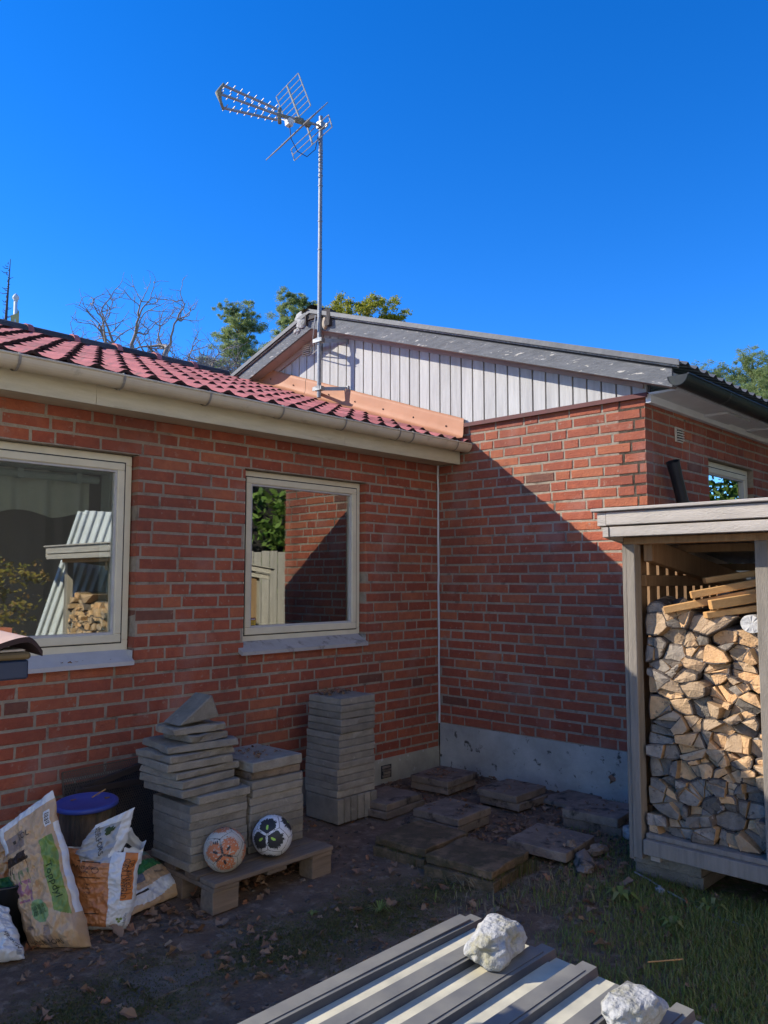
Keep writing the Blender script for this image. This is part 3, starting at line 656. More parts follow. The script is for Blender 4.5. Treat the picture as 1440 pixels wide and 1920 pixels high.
def log_mesh(poly, L, rng):
    """poly in (y,z) about its middle, third value 1 = bark edge; rounded where bark"""
    pts = []
    n = len(poly)
    for i in range(n):
        a = poly[i]; c = poly[(i+1) % n]; pts.append(a)
        ln = math.hypot(c[0]-a[0], c[1]-a[1]); k = 3 if (a[2] and ln > .035) else 1
        for j in range(1, k+1):
            t = j/(k+1); mx, my = a[0]+(c[0]-a[0])*t, a[1]+(c[1]-a[1])*t; d = math.hypot(mx, my) or 1
            bu = (.075*ln*math.sin(math.pi*t) if a[2] else rng.uniform(-.0025, .0035)); pts.append((mx+mx/d*bu, my+my/d*bu, a[2]))
    m = len(pts); v = []; tx = rng.uniform(-.12, .12); ty = rng.uniform(-.12, .12)
    for k, (xx, sc_) in enumerate(((0, .965), (.006, 1.0), (L, .97))):
        for p in pts: v.append((xx+(p[0]*tx+p[1]*ty if k < 2 else 0)+(rng.uniform(-.002, .002) if k < 2 else 0), p[0]*sc_, p[1]*sc_))
    n0 = len(v)
    for i, p in enumerate(pts):
        l_ = math.hypot(p[0], p[1]); k = .055*l_ if not (p[2] or pts[i-1][2]) else min(.0075, .3*l_)
        v.append((v[i][0]+rng.uniform(-.0015, 0), p[0]*.965*(1-k/l_), p[1]*.965*(1-k/l_)))
    v.append((v[n0][0]+rng.uniform(-.006, .001), 0, 0)); c = len(v)-1
    b = MB(); b.v = v
    for i in range(m):
        j = (i+1) % m; b.f.append((c, n0+j, n0+i)); b.m.append(0); b.f.append((n0+i, n0+j, j, i)); b.m.append(2 if pts[i][2] else 0)
        for r0 in (0, m): b.f.append((r0+i, r0+j, r0+m+j, r0+m+i)); b.m.append(2 if pts[i][2] else 1)
    return b
nlog = 0; restlogs = MB()
def put_log(poly, x0=-1.235, grp='split logs stacked in the firewood shed', cy0=-2.385):
    global nlog
    ar = 0; cx = cz = 0
    for i in range(len(poly)):
        a, c = poly[i], poly[(i+1) % len(poly)]; k = a[0]*c[1]-c[0]*a[1]; ar += k; cx += (a[0]+c[0])*k; cz += (a[1]+c[1])*k
    if abs(ar) < .0010: return
    cx /= 3*ar; cz /= 3*ar; ar = abs(ar)/2
    pl_ = [((p[0]-cx)*.955, (p[1]-cz)*.95, p[2]) for p in poly]
    yw = cy0-cx
    grey = rl.random() < (.7 if cx < .16 or cz < .60 else .18)  # more grey low and left: shade on the pile put into log colour
    lb = log_mesh(pl_, rl.uniform(.30, .36), rl)
    if cx > .66:
        M = T(x0+rl.uniform(-.035, .06), yw, cz) @ Matrix.Diagonal((1, -1, 1, 1)); restlogs.add([M @ Vector(v) for v in lb.v], lb.f); restlogs.m[-len(lb.m):] = lb.m; return
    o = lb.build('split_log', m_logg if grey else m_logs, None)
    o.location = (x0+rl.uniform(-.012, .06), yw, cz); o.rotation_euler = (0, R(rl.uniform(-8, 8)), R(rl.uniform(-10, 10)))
    # mirror: local +y is world +y while s grows towards -y
    o.scale = (1, -1, 1)
    xs_ = [p[0] for p in pl_]; zs_ = [p[1] for p in pl_]; asp = (max(xs_)-min(xs_))/(max(zs_)-min(zs_)+1e-6)
    shp = 'flat' if asp > 1.7 else ('upright' if asp < .7 else 'chunky'); size = 'large' if ar > .0055 else ('thin' if ar < .002 else 'medium')
    barky = 'bark-edged' if any(p[2] for p in pl_) else 'bark-free'
    zi = min(9, int((cz-.26)/.108)); zone = ['bottom row', 'second row', 'third row', 'fourth row', 'fifth row', 'middle height', 'fifth row from top', 'third row from top', 'second row from top', 'top row'][zi]
    xi = min(7, int(cx/.09)); side = ['touching the left post', 'just off the left post', 'left of the middle', 'in the middle', 'right of the middle', 'just off the right post', 'touching the right post', 'beyond the right post'][xi]
    tag(o, f"{'grey' if grey else 'tan'} {size} {shp} {barky} split log, {zone}, {side}", 'log', grp); nlog += 1
for i, p in enumerate(seeds):
    poly = [(-.01, .262*AN, 0), (W_, .262*AN, 0), (W_, 1.45*AN, 0), (-.01, 1.45*AN, 0)]
    for j, q in enumerate(seeds):
        d = (q[0]-p[0], q[1]-p[1])
        if i == j or abs(d[0]) > .34 or abs(d[1]) > .34: continue
        poly = clip(poly, ((p[0]+q[0])/2, (p[1]+q[1])/2), d)
    poly = [(a[0]+rl.uniform(-.004, .004), a[1]/AN+rl.uniform(-.004, .004), a[2]) for a in clip(poly, (p[0], min(p[1]+.08, (ztop(p[0])+.05)*AN)), (0, 1))]
    if len(poly) < 3: continue
    poly = [(a[0], a[1], 1 if rl.random() < .6 else 0) for a in poly]
    u = rl.random(); t = rl.uniform(0, math.pi); cut = [] if u < .12 else ([t] if u < .58 else [t, t+rl.uniform(.9, 1.6)])
    pieces = [poly]; o_ = (p[0]+rl.uniform(-.02, .02), p[1]/AN+rl.uniform(-.015, .015))
    for t in cut:
        n = (math.cos(t), math.sin(t)); np_ = []
        for q in pieces:
            a = clip(q, o_, n); c = clip(q, o_, (-n[0], -n[1])); np_ += [x for x in (a, c) if len(x) >= 3]
        pieces = np_
    for q in pieces: put_log(q)
tag(restlogs.build('stacked_logs', m_logs, None), kind='stuff')
# loose logs and bark on top of the pile
rl2 = random.Random(5)
def odd_log(loc, L, r, rz, ry, label, m=None, wedge=True):
    if wedge: poly = [(-r, -r*.5, 0), (r, -r*.55, 1), (r*.75, r*.35, 1), (0, r*.75, 0)]
    else: poly = [(r*math.cos(t*.785), r*.85*math.sin(t*.785), 1) for t in range(8)]
    o = log_mesh(poly, L, rl2).build('split_log', m or m_logs, None); o.location = loc; o.rotation_euler = (R(U(-20, 20)), R(ry), R(rz))
    tag(o, label, 'log', 'split logs stacked in the firewood shed'); return o
m_birch = mat('birch_bark', (.62, .60, .55), (.45, .43, .40), 12, .85, .5, 40, stretch=(8, 1, 1), c3=(.06, .05, .045), s3=9, t3=.62)
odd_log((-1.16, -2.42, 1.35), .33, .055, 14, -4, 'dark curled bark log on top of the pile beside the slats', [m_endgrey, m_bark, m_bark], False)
odd_log((-1.05, -2.52, 1.38), .3, .05, 40, 6, 'short brown log lying crosswise on the pile top', None)
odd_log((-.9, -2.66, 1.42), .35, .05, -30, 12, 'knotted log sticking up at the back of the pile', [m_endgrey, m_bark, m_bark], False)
odd_log((-1.22, -2.90, 1.30), .3, .05, 8, 0, 'white-barked birch log beside the middle post', [m_birch, m_birch, m_birch], False)
# planks
for nm, a, c, wd, h, lb in (('plank', (-1.26, -2.50, 1.355), (-.75, -3.6, 1.62), .075, .035, 'long orange pine plank with its end over the left logs'),
                            ('plank', (-1.22, -2.62, 1.43), (-.72, -3.6, 1.66), .08, .035, 'orange pine plank lying second on top of the pile'),
                            ('plank', (-1.24, -2.72, 1.385), (-.6, -3.5, 1.56), .05, .045, 'short square pine batten between two longer planks'),
                            ('plank', (-1.23, -2.69, 1.335), (-.6, -3.55, 1.5), .07, .03, 'pale pine plank under the square batten'),
                            ('plank', (-1.05, -2.62, 1.50), (-.5, -3.5, 1.66), .09, .03, 'dark pine plank at the back, highest on the pile')):
    q = MB(); q.bar(a, c, wd, h); tag(q.build(nm, m_plank, bevel=.003), lb, 'plank', 'planks lying on the firewood pile')

# ------------------------------------------------------------------ corrugated sheets leaning at the far end of the shed (seen in the window)
m_pale = mat('pale_corrugated_sheet', (.55, .57, .57), (.45, .47, .47), 4, .5, .1)
for k, y in enumerate((-4.45, -4.62)):
    q = MB(); q.grid(40, 1, lambda u, v: (-1.55+u*.6+.55*v, y+.02*math.sin(u*40)+.35*v, .02+2.25*v)); tag(q.build('corrugated_sheet', m_pale, smooth=True), ('pale corrugated sheet leaning nearest the shed end' if k == 0 else 'pale corrugated sheet leaning behind another at the shed end'), 'sheet', 'sheets leaning at the shed end')
# ------------------------------------------------------------------ concrete slabs
rs2 = random.Random(11)
def slab_mesh(w, d, h, seed, rough=0, score=False):
    r = random.Random(seed); bm = bmesh.new()
    n = 5 if rough else 3
    bmesh.ops.create_grid(bm, x_segments=n, y_segments=n, size=.5)
    g = bmesh.ops.extrude_face_region(bm, geom=bm.faces[:])
    for v in [e for e in g['geom'] if isinstance(e, bmesh.types.BMVert)]: v.co.z = 1
    bmesh.ops.recalc_face_normals(bm, faces=bm.faces)
    for v in bm.verts:
        j = .0015+.007*rough
        v.co = Vector((v.co.x*w+r.uniform(-j, j), v.co.y*d+r.uniform(-j, j), v.co.z*h+(r.uniform(-.0012, .0012) if v.co.z > .5 else 0)-(rough*r.uniform(0, .008) if v.co.z > .5 else 0)))
    ed = [e for e in bm.edges if e.is_manifold and e.calc_face_angle(0) > .6]
    bmesh.ops.bevel(bm, geom=ed, offset=.0032+.002*rough, segments=1, affect='EDGES')
    me = bpy.data.meshes.new('paving_slab'); bm.to_mesh(me); bm.free(); return me
def slab(x0, x1, y0, y1, z, h, label, grp=None, m=None, rz=0, rough=0, tilt=0):
    me = slab_mesh(x1-x0, y1-y0, h, rs2.randrange(9999), rough); me.materials.append(m or m_slab)
    o = link('paving_slab', me, None, ((x0+x1)/2, (y0+y1)/2, z)); o.rotation_euler = (R(tilt), R(tilt*.5), R(rz))
    return tag(o, label, 'paving slab', grp)
ORD = ['lowest', 'second lowest', 'third lowest', 'fourth lowest', 'fifth lowest', 'sixth lowest', 'seventh lowest', 'eighth lowest', 'ninth lowest', 'tenth lowest', 'eleventh lowest', 'twelfth lowest', 'second from top', 'topmost']
# tall tower: six slabs on edge under fourteen flat ones
for i in range(6):
    me = slab_mesh(.30, .15, .050, 300+i); me.materials.append(m_slab)
    o = link('paving_slab', me, None, (-1.638+i*.0585+.002, -.405, .078)); o.rotation_euler = (R(90), 0, R(90))
    o.location.x += .0
    tag(o, f"small grey slab standing on edge under the tall tower, {['leftmost','second from left','third from left','third from right','second from right','rightmost'][i]}", 'paving slab', 'slabs of the tall tower by the window')
m_slabs = {3: m_slabd}
for i in range(14):
    z = .157+i*.0433; rough = .6 if i in (8, 10) else .05
    slab(-1.632+i*.0022+U(-.005, .005), -1.306+i*.0004+U(-.005, .005), -.545+U(-.005, .005), -.235, z, .0415, f'{ORD[i]} flat slab of the tall grey slab tower below the window'+(', with a crumbled pale edge' if rough > .3 else ''), 'slabs of the tall tower by the window', m_slab, U(-.6, .6), rough)
# pallet stacks
OA = ['lowest', 'second lowest', 'third lowest', 'fourth lowest', 'fifth lowest', 'sixth lowest', 'seventh lowest', 'eighth lowest']
for i in range(8):
    slab(-2.925+U(-.006, .006), -2.600+U(-.005, .005), -.925+U(-.006, .006), -.585, .142+i*.0372, .0362, f'{OA[i]} squared slab of the left stack on the pallet, behind the orange ball', 'slabs of the left pallet stack', None, U(-.5, .5))
up = [(-2.885, -2.585, -.93, -.62, .0, 2, 0, 'first twisted slab above the squared ones in the left stack'),
      (-2.975, -2.63, -.90, -.58, 4, 1, .2, 'second twisted slab of the left stack, jutting out to the left'),
      (-2.985, -2.65, -.88, -.56, 8, 1, .2, 'third twisted slab of the left stack, jutting out to the left'),
      (-2.985, -2.62, -.87, -.56, 3, 0, .9, 'rough broken slab under the marked one in the left stack'),
      (-3.01, -2.65, -.87, -.57, -3, 0, .1, 'slab with pale tick marks high in the left stack'),
      (-3.01, -2.64, -.86, -.56, 2, 0, .9, 'rough-edged slab just above the marked one in the left stack'),
      (-2.98, -2.60, -.86, -.55, -8, 0, .8, 'wide rough slab below the three broken top pieces of the left stack'),
      (-2.90, -2.67, -.85, -.62, 5, 2, .9, 'small broken slab piece, third from the top of the left stack'),
      (-2.955, -2.68, -.84, -.64, -4, -2, 1.2, 'crumbly broken slab piece under the triangular one')]
for k, (x0, x1, y0, y1, rz, ti, ro, lb) in enumerate(up):
    slab(x0, x1, y0, y1, .441+k*.0395, .037, lb, 'slabs of the left pallet stack', None, rz, ro, ti*.4)
q = MB(); q.prism([(-.13, 0), (.10, .02), (.055, .135), (.01, .10)], .16, 0, None, 'y'); o = q.build('paving_slab', m_slab, None, bevel=.006, loc=(-2.81, -.83, .80)); o.rotation_euler = (0, 0, R(-3)); tag(o, 'triangular broken slab piece standing on top of the left stack', 'paving slab', 'slabs of the left pallet stack')
OB = ['lowest', 'second lowest', 'third lowest', 'fourth lowest', 'fifth lowest', 'sixth lowest', 'seventh lowest', 'eighth lowest', 'ninth lowest']
for i in range(9):
    slab(-2.583+U(-.003, .003)+(.012 if i > 6 else 0), -2.236+U(-.006, .006), -.925+U(-.006, .006), -.60, .142+i*.0385, .0375, f'{OB[i]} squared slab of the right stack on the pallet, behind the green and white ball', 'slabs of the right pallet stack', None, U(-.5, .5))
slab(-2.55, -2.235, -.905, -.56, .491, .042, 'dark dirty slab second from top of the right pallet stack', 'slabs of the right pallet stack', m_slabd, -3, .4)
slab(-2.575, -2.25, -.93, -.55, .535, .050, 'thick leaf-strewn slab topmost on the right pallet stack', 'slabs of the right pallet stack', m_slab, 1, .2)
# pairs lying on the ground
for nm, x0, x1, y0, y1, rz, h0, mm in (
        ('in the corner where the two brick walls meet', -.67, -.29, -.61, -.28, 4, .048, m_slabd), ('against the bare grey plinth, right of the corner pair', -.655, -.29, -1.19, -.875, 1, .05, m_slabd),
        ('in the middle of the bare earth, behind the mossy slabs', -1.30, -.955, -1.215, -.87, 3, .048, m_slabd), ('right beside the left post of the wood shed', -.70, -.345, -1.90, -1.55, 6, .055, m_slabd),
        ('at the foot of the tall slab tower', -1.36, -.99, -.68, -.37, 4, .045, m_slabd)):
    z = .004
    slab(x0+U(-.02, .02), x1+U(-.02, .02), y0+U(-.015, .015), y1+U(-.015, .015), z, h0, f'lower slab of the brown-dusted pair lying {nm}', 'slab pairs lying on the ground', mm, rz+U(-2, 2), .15)
    slab(x0, x1, y0, y1, z+h0+.003, h0-.003, f'upper slab of the brown-dusted pair lying {nm}', 'slab pairs lying on the ground', mm, rz, .15)
slab(-1.34, -.94, -1.93, -1.58, .03, .05, 'single tilted dusty slab left of the wood shed', 'slab pairs lying on the ground', m_slabd, 8, .2, 2)
slab(-.36, -.02, -1.45, -1.18, .004, .03, 'flat dusty slab lying against the painted plinth', 'slab pairs lying on the ground', m_slabd, -4, .2)
for k, (x0, x1, y0, y1) in enumerate(((-1.84, -1.44, -1.43, -1.07), (-1.86, -1.49, -1.86, -1.455))):
    slab(x0-.02, x1+.02, y0, y1, .0, .055, f'lower moss-blackened slab {["nearest the tall tower", "nearest the tin sheets"][k]}', 'mossy slabs', m_moss, 3+k*4, .5)
    slab(x0, x1, y0+.01, y1, .058, .045, f'upper moss-covered slab {["nearest the tall tower", "nearest the tin sheets"][k]}', 'mossy slabs', m_moss, 2+k*3, .7)
for i in range(2): slab(-1.13-.02*i, -.80, -2.60, -2.25, .004+i*.066, .062, f"{['lower', 'upper'][i]} greenish slab propping up the wood shed", 'slabs under the wood shed', m_slab, 0, .1)
slab(-1.13, -.85, -3.98, -3.66, .0, .12, 'thick slab propping up the far end of the wood shed', None, m_slab)

# ------------------------------------------------------------------ pallet
pal = thing('pallet', 'small wooden pallet carrying two slab stacks and two footballs', 'pallet', (-2.56, -.82, 0))
def pb(nm, *a):
    q = MB(); q.box(*a, 0, .002); q.build(nm, m_pallet, pal, bevel=.003).location = (2.56, .82, 0)
for y0, y1 in ((-1.125, -1.0), (-.985, -.88), (-.80, -.70), (-.62, -.50)): pb('board', -2.925, -2.20, y0, y1, .118, .140)
for x0, x1 in ((-2.925, -2.785), (-2.62, -2.5), (-2.335, -2.205)):
    pb('stringer', x0, x1, -1.12, -.50, .098, .117)
    for y0, y1 in ((-1.115, -1.015), (-.86, -.76), (-.60, -.50)):
        if (x0 == -2.62): continue
        pb('block', x0, x1, y0, y1, .0, .0975)

# ------------------------------------------------------------------ footballs
def icodirs():
    p = (1+5**.5)/2; return [Vector(v).normalized() for v in [(0, s, t*p) for s in (1, -1) for t in (1, -1)]+[(s, t*p, 0) for s in (1, -1) for t in (1, -1)]+[(t*p, 0, s) for s in (1, -1) for t in (1, -1)]]
ICO = icodirs(); DOD = []
for i in range(12):
    for j in range(i):
        for k in range(j):
            a, c, d = ICO[i], ICO[j], ICO[k]
            if a.dot(c) > .4 and c.dot(d) > .4 and a.dot(d) > .4: DOD.append((a+c+d).normalized())
def ball(name, loc, r, label, mats, face_dir, roll, style):
    """panels from the icosahedral pattern; the three-petal print is coloured per face; seams pressed in"""
    base = DOD[0]
    q = base.rotation_difference(Vector(face_dir).normalized()); Q = Matrix.Rotation(R(roll), 3, Vector(face_dir).normalized()) @ q.to_matrix(); Qi = Q.inverted()
    near = sorted(ICO, key=lambda v: -v.dot(base))[:3]
    bm = bmesh.new(); bmesh.ops.create_icosphere(bm, subdivisions=6, radius=1)
    prints = [base]+[d for d in DOD if abs(d.dot(base)+1/3) < .02][:3]
    for v in bm.verts:
        p = Qi @ v.co.normalized(); ds = sorted((p.dot(d) for d in ICO), reverse=True)
        g = ds[0]-ds[1]; k = 1-.02*math.exp(-(g/.025)**2); v.co = v.co.normalized()*r*k
    for f in bm.faces:
        f.smooth = True; p = Qi @ f.calc_center_median().normalized(); c = 0
        ds = sorted(((p.dot(d), i) for i, d in enumerate(ICO)), reverse=True); g = ds[0][0]-ds[1][0]
        for b0 in prints:
            a = math.acos(max(-1, min(1, p.dot(b0))))
            e1 = b0.cross(Vector((.3, .5, .8))).normalized(); e2 = b0.cross(e1); th = math.atan2(p.dot(e2), p.dot(e1))
            lim = 9 if False else .66+.15*noise.noise(Vector((th*9, 1, b0.x*5)))+.10*noise.noise(Vector((th*26, 4, b0.y*5)))*(1 if a > .5 else 0)
            nb = ICO[ds[0][1]]
            if nb.dot(b0) < .7: continue
            pc = (nb+b0*.55).normalized(); a2 = math.acos(max(-1, min(1, p.dot(pc))))
            th2 = math.atan2((p-pc).dot(b0.cross(nb)), (p-pc).dot(nb-b0))
            lim = .43+.07*noise.noise(Vector((th2*5, 1, b0.x*5+nb.y*3)))+(.16*noise.noise(Vector((th2*16, 4, nb.x*5)))+.06 if abs(th2) < 1.1 else 0); a = a2
            if a < lim:
                c = 1
                cc = (nb+b0*.75).normalized(); dd = p-cc
                t1 = (nb-b0).normalized(); u = dd.dot(t1); v_ = dd.dot(b0.cross(nb).normalized())
                if (u/.13)**2+(v_/.06)**2 < 1: c = 2
                if g < .055: c = 3
                if style == 'old' and c == 1 and noise.noise(p*14) > .28: c = 0
                if a > lim-.07 and noise.noise(Vector((th*30, a*8, 2))) > .05: c = 4
        if c == 0 and g < .018: c = 5
        f.material_index = c
    me = bpy.data.meshes.new('cover'); bm.to_mesh(me); bm.free()
    for m in mats: me.materials.append(m)
    o = link(name, me, None, loc); tag(o, label, 'football', 'footballs on the pallet'); return o
vw = lambda p: (CAM-Vector(p)).normalized()
m_bw = mat('worn_white_leather', (.60, .55, .44), (.48, .43, .33), 9, .6, .25, 30, c3=(.30, .25, .17), s3=5, t3=.58)
m_bo = mat('faded_orange_print', (.62, .19, .06), (.52, .18, .08), 14, .6); m_ink = mat('black_print', (.03, .03, .03), (.05, .05, .05), 20, .55)
m_ww = mat('clean_white_leather', (.78, .78, .76), (.70, .70, .66), 8, .4, .1, 30); m_lime = mat('lime_print', (.45, .75, .10), (.4, .65, .1), 9, .45); m_gs = mat('green_black_print', (.05, .09, .05), (.03, .05, .05), 14, .5); m_seam = mat('dark_seam', (.25, .24, .2), None, 9, .7)
c1 = Vector((-2.80, -1.022, .2385)); c2 = Vector((-2.517, -1.022, .2385))
d1 = vw(c1); d2 = vw(c2)
b1 = ball('football', c1, .0985, 'worn cream football with faded orange petals, left on the pallet', [m_bw, m_bo, m_ink, m_ink, mat('brown_smear', (.30, .14, .08), (.4, .3, .2), 16, .7), m_seam], d1-Vector((0, 0, .22))-RT*.08, 20, 'old')
b2 = ball('football', c2, .0985, 'white football with black and lime green petals, right on the pallet', [m_ww, m_ink, m_lime, m_ww, m_gs, m_seam], d2-RT*.28+Vector((0, 0, .02)), 70, 'new')
# three slanted bars and a word printed on the old ball
def on_ball(bl, c, r, dirv, pts2, m, name):
    n = dirv.normalized(); e1 = Vector((0, 0, 1)).cross(n).normalized(); e2 = n.cross(e1); q = MB()
    for poly in pts2:
        q.add([(n*r*1.004+e1*x+e2*y).normalized()*r*1.006 for x, y in poly], [tuple(range(len(poly)))])
    return q.build(name, m, bl)
on_ball(b1, c1, .0985, d1+UP*.42-RT*.50, [[(-.013+i*.009, -.010+0*i), (-.007+i*.009, -.010), (-.012+i*.009-.002*0, .0+i*.004), (-.018+i*.009, .0+i*.004)] for i in range(3)]+[[(-.02, .012), (.016, .012), (.016, .018), (-.02, .018)]], m_ink, 'emblem')

# ------------------------------------------------------------------ text helper
def text_polys(s, size, align='CENTER'):
    cu = bpy.data.curves.new('t', 'FONT'); cu.body = s; cu.size = size; cu.align_x = align; cu.align_y = 'CENTER'; cu.resolution_u = 2
    o = bpy.data.objects.new('t', cu); C.objects.link(o); dg = bpy.context.evaluated_depsgraph_get(); dg.update()
    me = o.evaluated_get(dg).to_mesh(); v = [tuple(p.co[:2]) for p in me.vertices]; f = [tuple(p.vertices) for p in me.polygons]
    o.evaluated_get(dg).to_mesh_clear(); bpy.data.objects.remove(o); bpy.data.curves.remove(cu); return v, f

# ------------------------------------------------------------------ plastic sacks
class Sack:
    """quilted pillow between two sheets over a bilinear quad; print areas chosen by (u,v)"""
    def __init__(s, BL, BR, TR, TL, T0, seed, crump=.010, prof=None, nrm=None, side=.8):
        s.q = [Vector(p) for p in (BL, BR, TR, TL)]; s.T = T0; s.seed = seed; s.cr = crump; s.side = side
        s.prof = prof or (lambda u, v: (4*u*(1-u))**.45*(min(1, v*9))**.5*(min(1, (1-v)*3.2))**.7*(1.12-.45*v))
        n = (s.q[1]-s.q[0]).cross(s.q[3]-s.q[0]).normalized(); s.n = Vector(nrm).normalized() if nrm else n
        if s.n.dot(CAM-s.q[0]) < 0: s.n = -s.n
    def at(s, u, v, off=0, back=False):
        a, b, c, d = s.q; p = a*(1-u)*(1-v)+b*u*(1-v)+c*u*v+d*(1-u)*v
        t = s.T*max(0, s.prof(min(max(u, 0), 1), min(max(v, 0), 1)))
        e = (4*u*(1-u))**.5 if 0 < u < 1 else 0
        N = lambda f, k: noise.noise(Vector((u*f+s.seed, v*f*1.4, k+s.seed*3.7)))
        rdg = 1-abs(N(5, 2.2))*2
        cr = (N(3, 0)*1.2+N(8, 5)*.5+rdg*.75+(1-abs(N(11, 6))*3)*.35+(1-abs(N(23, 8))*3)*.14)*s.cr
        p = p+s.n*((t*(-s.side if back else 1))+cr*(.35+.65*e)+off)
        w = noise.noise(Vector((v*6, s.seed, 1.5)))*.010+noise.noise(Vector((v*17, s.seed, 3.5)))*.004
        p = p+(b-a).normalized()*w*(1 if u > .5 else -1)*abs(2*u-1)
        if p.z < .004: p.z = .004+abs(p.z)*.02
        return p
    def build(s, name, label, mats, paint, nu=44, nv=60, backm=0, group=None):
        nu *= 2; nv *= 2; b = MB(); b.grid(nu, nv, lambda u, v: s.at(u, v), 0, paint); b.grid(nu, nv, lambda u, v: s.at(1-u, v, 0, True), 0, lambda u, v: backm)
        o = b.build(name, mats, None, smooth=True); s.o = o; tag(o, label, 'bag', group)
        return o
    def text(s, txt, u, v, size, m, ang=0, wu=None, hv=None, name='lettering'):
        W = (s.q[1]-s.q[0]).length; H = (s.q[3]-s.q[0]).length; vs_, fs = text_polys(txt, size); ca, sa = math.cos(R(ang)), math.sin(R(ang))
        b = MB(); b.add([s.at(u+(x*ca-y*sa)/W, v+(x*sa+y*ca)/H, .006) for x, y in vs_], fs); return b.build(name, m, s.o)
    def patch(s, u0, u1, v0, v1, m, name='print', shape=None, off=.0018, n=14, parent=None):
        b = MB()
        if shape: 
            pts = shape; b.v = [s.at(*p, off) for p in pts]+[s.at(sum(p[0] for p in pts)/len(pts), sum(p[1] for p in pts)/len(pts), off)]
            k = len(pts); b.f = [(k, i, (i+1) % k) for i in range(k)]; b.m = [0]*k
        else: b.grid(n, n, lambda u, v: s.at(u0+(u1-u0)*u, v0+(v1-v0)*v, off))
        return b.build(name, m, s.o, smooth=True)
m_kraft = mat('tan_sack_plastic', (.56, .37, .20), (.48, .32, .17), 6, .35, .35, 26, spec=.5)
m_sackw = mat('white_sack_plastic', (.70, .70, .66), (.60, .61, .58), 6, .35, .4, 26, spec=.5)
m_sgreen = mat('green_print', (.16, .25, .05), (.22, .30, .055), 3, .35, .2, 26, spec=.5); m_mint = mat('mint_print', (.22, .34, .14), (.20, .31, .13), 5, .4)
m_soil = mat('dark_soil_print', (.035, .022, .015), (.055, .035, .022), 20, .5); m_grpr = mat('grey_brown_print', (.30, .22, .16), (.22, .16, .12), 8, .4)
m_purp = mat('mauve_flower_print', (.30, .12, .16), (.40, .20, .22), 40, .45); m_stemg = mat('leaf_print', (.12, .16, .04), (.2, .22, .09), 30, .45)
m_orange = mat('orange_sack_plastic', (.52, .22, .08), (.46, .19, .07), 5, .35, .4, 26, spec=.5); m_oran2 = mat('bright_orange_label', (.60, .20, .05), (.52, .18, .05), 5, .35)
m_greyp = mat('grey_sack_plastic', (.36, .38, .38), (.30, .32, .33), 6, .35, .4, 26, spec=.5)
m_txt = mat('print_ink', (.03, .025, .02), (.05, .04, .03), 20, .5); m_gtxt = mat('dark_green_ink', (.03, .06, .015), None, 9, .5)
m_ggreen = mat('bag_green', (.035, .16, .05), (.05, .2, .06), 5, .35); m_brown = mat('bag_brown', (.22, .12, .08), (.3, .2, .14), 6, .4); m_aqua = mat('bag_bluegreen', (.2, .3, .27), (.12, .2, .15), 6, .4)
m_navy = mat('bag_navy', (.012, .03, .13), (.02, .05, .2), 5, .3); m_plum = mat('bag_slate', (.14, .15, .19), None, 5, .4)
# tall bag
def paint1(u, v):
    wob = .02*noise.noise(Vector((v*5, 1, 1)))
    if v > .945+wob: return 1
    if u > .925+wob*.6 and .22 < v < .80: return 1
    if u < .10 and v > .78: return 1
    lo = .60+.06*math.sin((1-v)*3)+wob; 
    if lo < u < .88 and .22+(.88-u)*.2 < v < .74: return 2
    if v > .60 and v < .74 and u < .42+.06*noise.noise(Vector((u*20, v*20, 3))) and v < .735+.03*noise.noise(Vector((u*9, 2, 3))): return 4 if (v > .66 or noise.noise(Vector((u*40, v*4, 5))) > .1) else 0
    if .76 < v < .88 and u < .42: return 5
    if v < .62 and v > .50 and u < .40 and noise.noise(Vector((u*34, v*9, 8))) > .12: return 7
    if .36 < v < .52 and u < .40 and (u-.24)**2+((v-.44)*.9)**2 < .022 and noise.noise(Vector((u*18, v*24, 2))) > -.12: return 6
    if (u-.42)**2+((v-.28)*1.75)**2 < .021: return 3
    if v < .18 and .12 < u < .5 and noise.noise(Vector((u*5, v*7, 6))) > .05: return 5
    return 0
s1 = Sack((-3.625, -.84, .0), (-3.440, -1.015, .0), (-3.513, -.749, .595), (-3.679, -.615, .43), .075, 3, .015)
s1.build('potting_soil_bag', 'tall tan soil bag with a green stripe and mauve flowers, left of the stump', [m_kraft, m_sackw, m_sgreen, m_mint, m_soil, m_grpr, m_purp, m_stemg], paint1, 60, 90, 0, 'garden sacks by the wall')
s1.text('Toppdyl', .75, .46, .036, m_gtxt, -84); 
for i, l in enumerate((.05, .06, .045)): s1.text('lllll llll lll', .42, .31-i*.022, .018, m_gtxt, 8)
s1.patch(.80, .90, .80, .90, m_sackw, 'barcode_label')
for i in range(7): s1.patch(.82+0*i, .885, .812+i*.011, .812+i*.011+[.006, .004, .007, .003, .006, .004, .005][i], m_txt, 'barcode', None, .003, 4)
s1.text('SOL', .42, .835, .03, m_txt, 0); s1.patch(.2, .25, .815, .84, m_txt, 'mark', None, .002, 3); s1.text('HASSELFORS', .36, .05, .026, m_txt, 2)
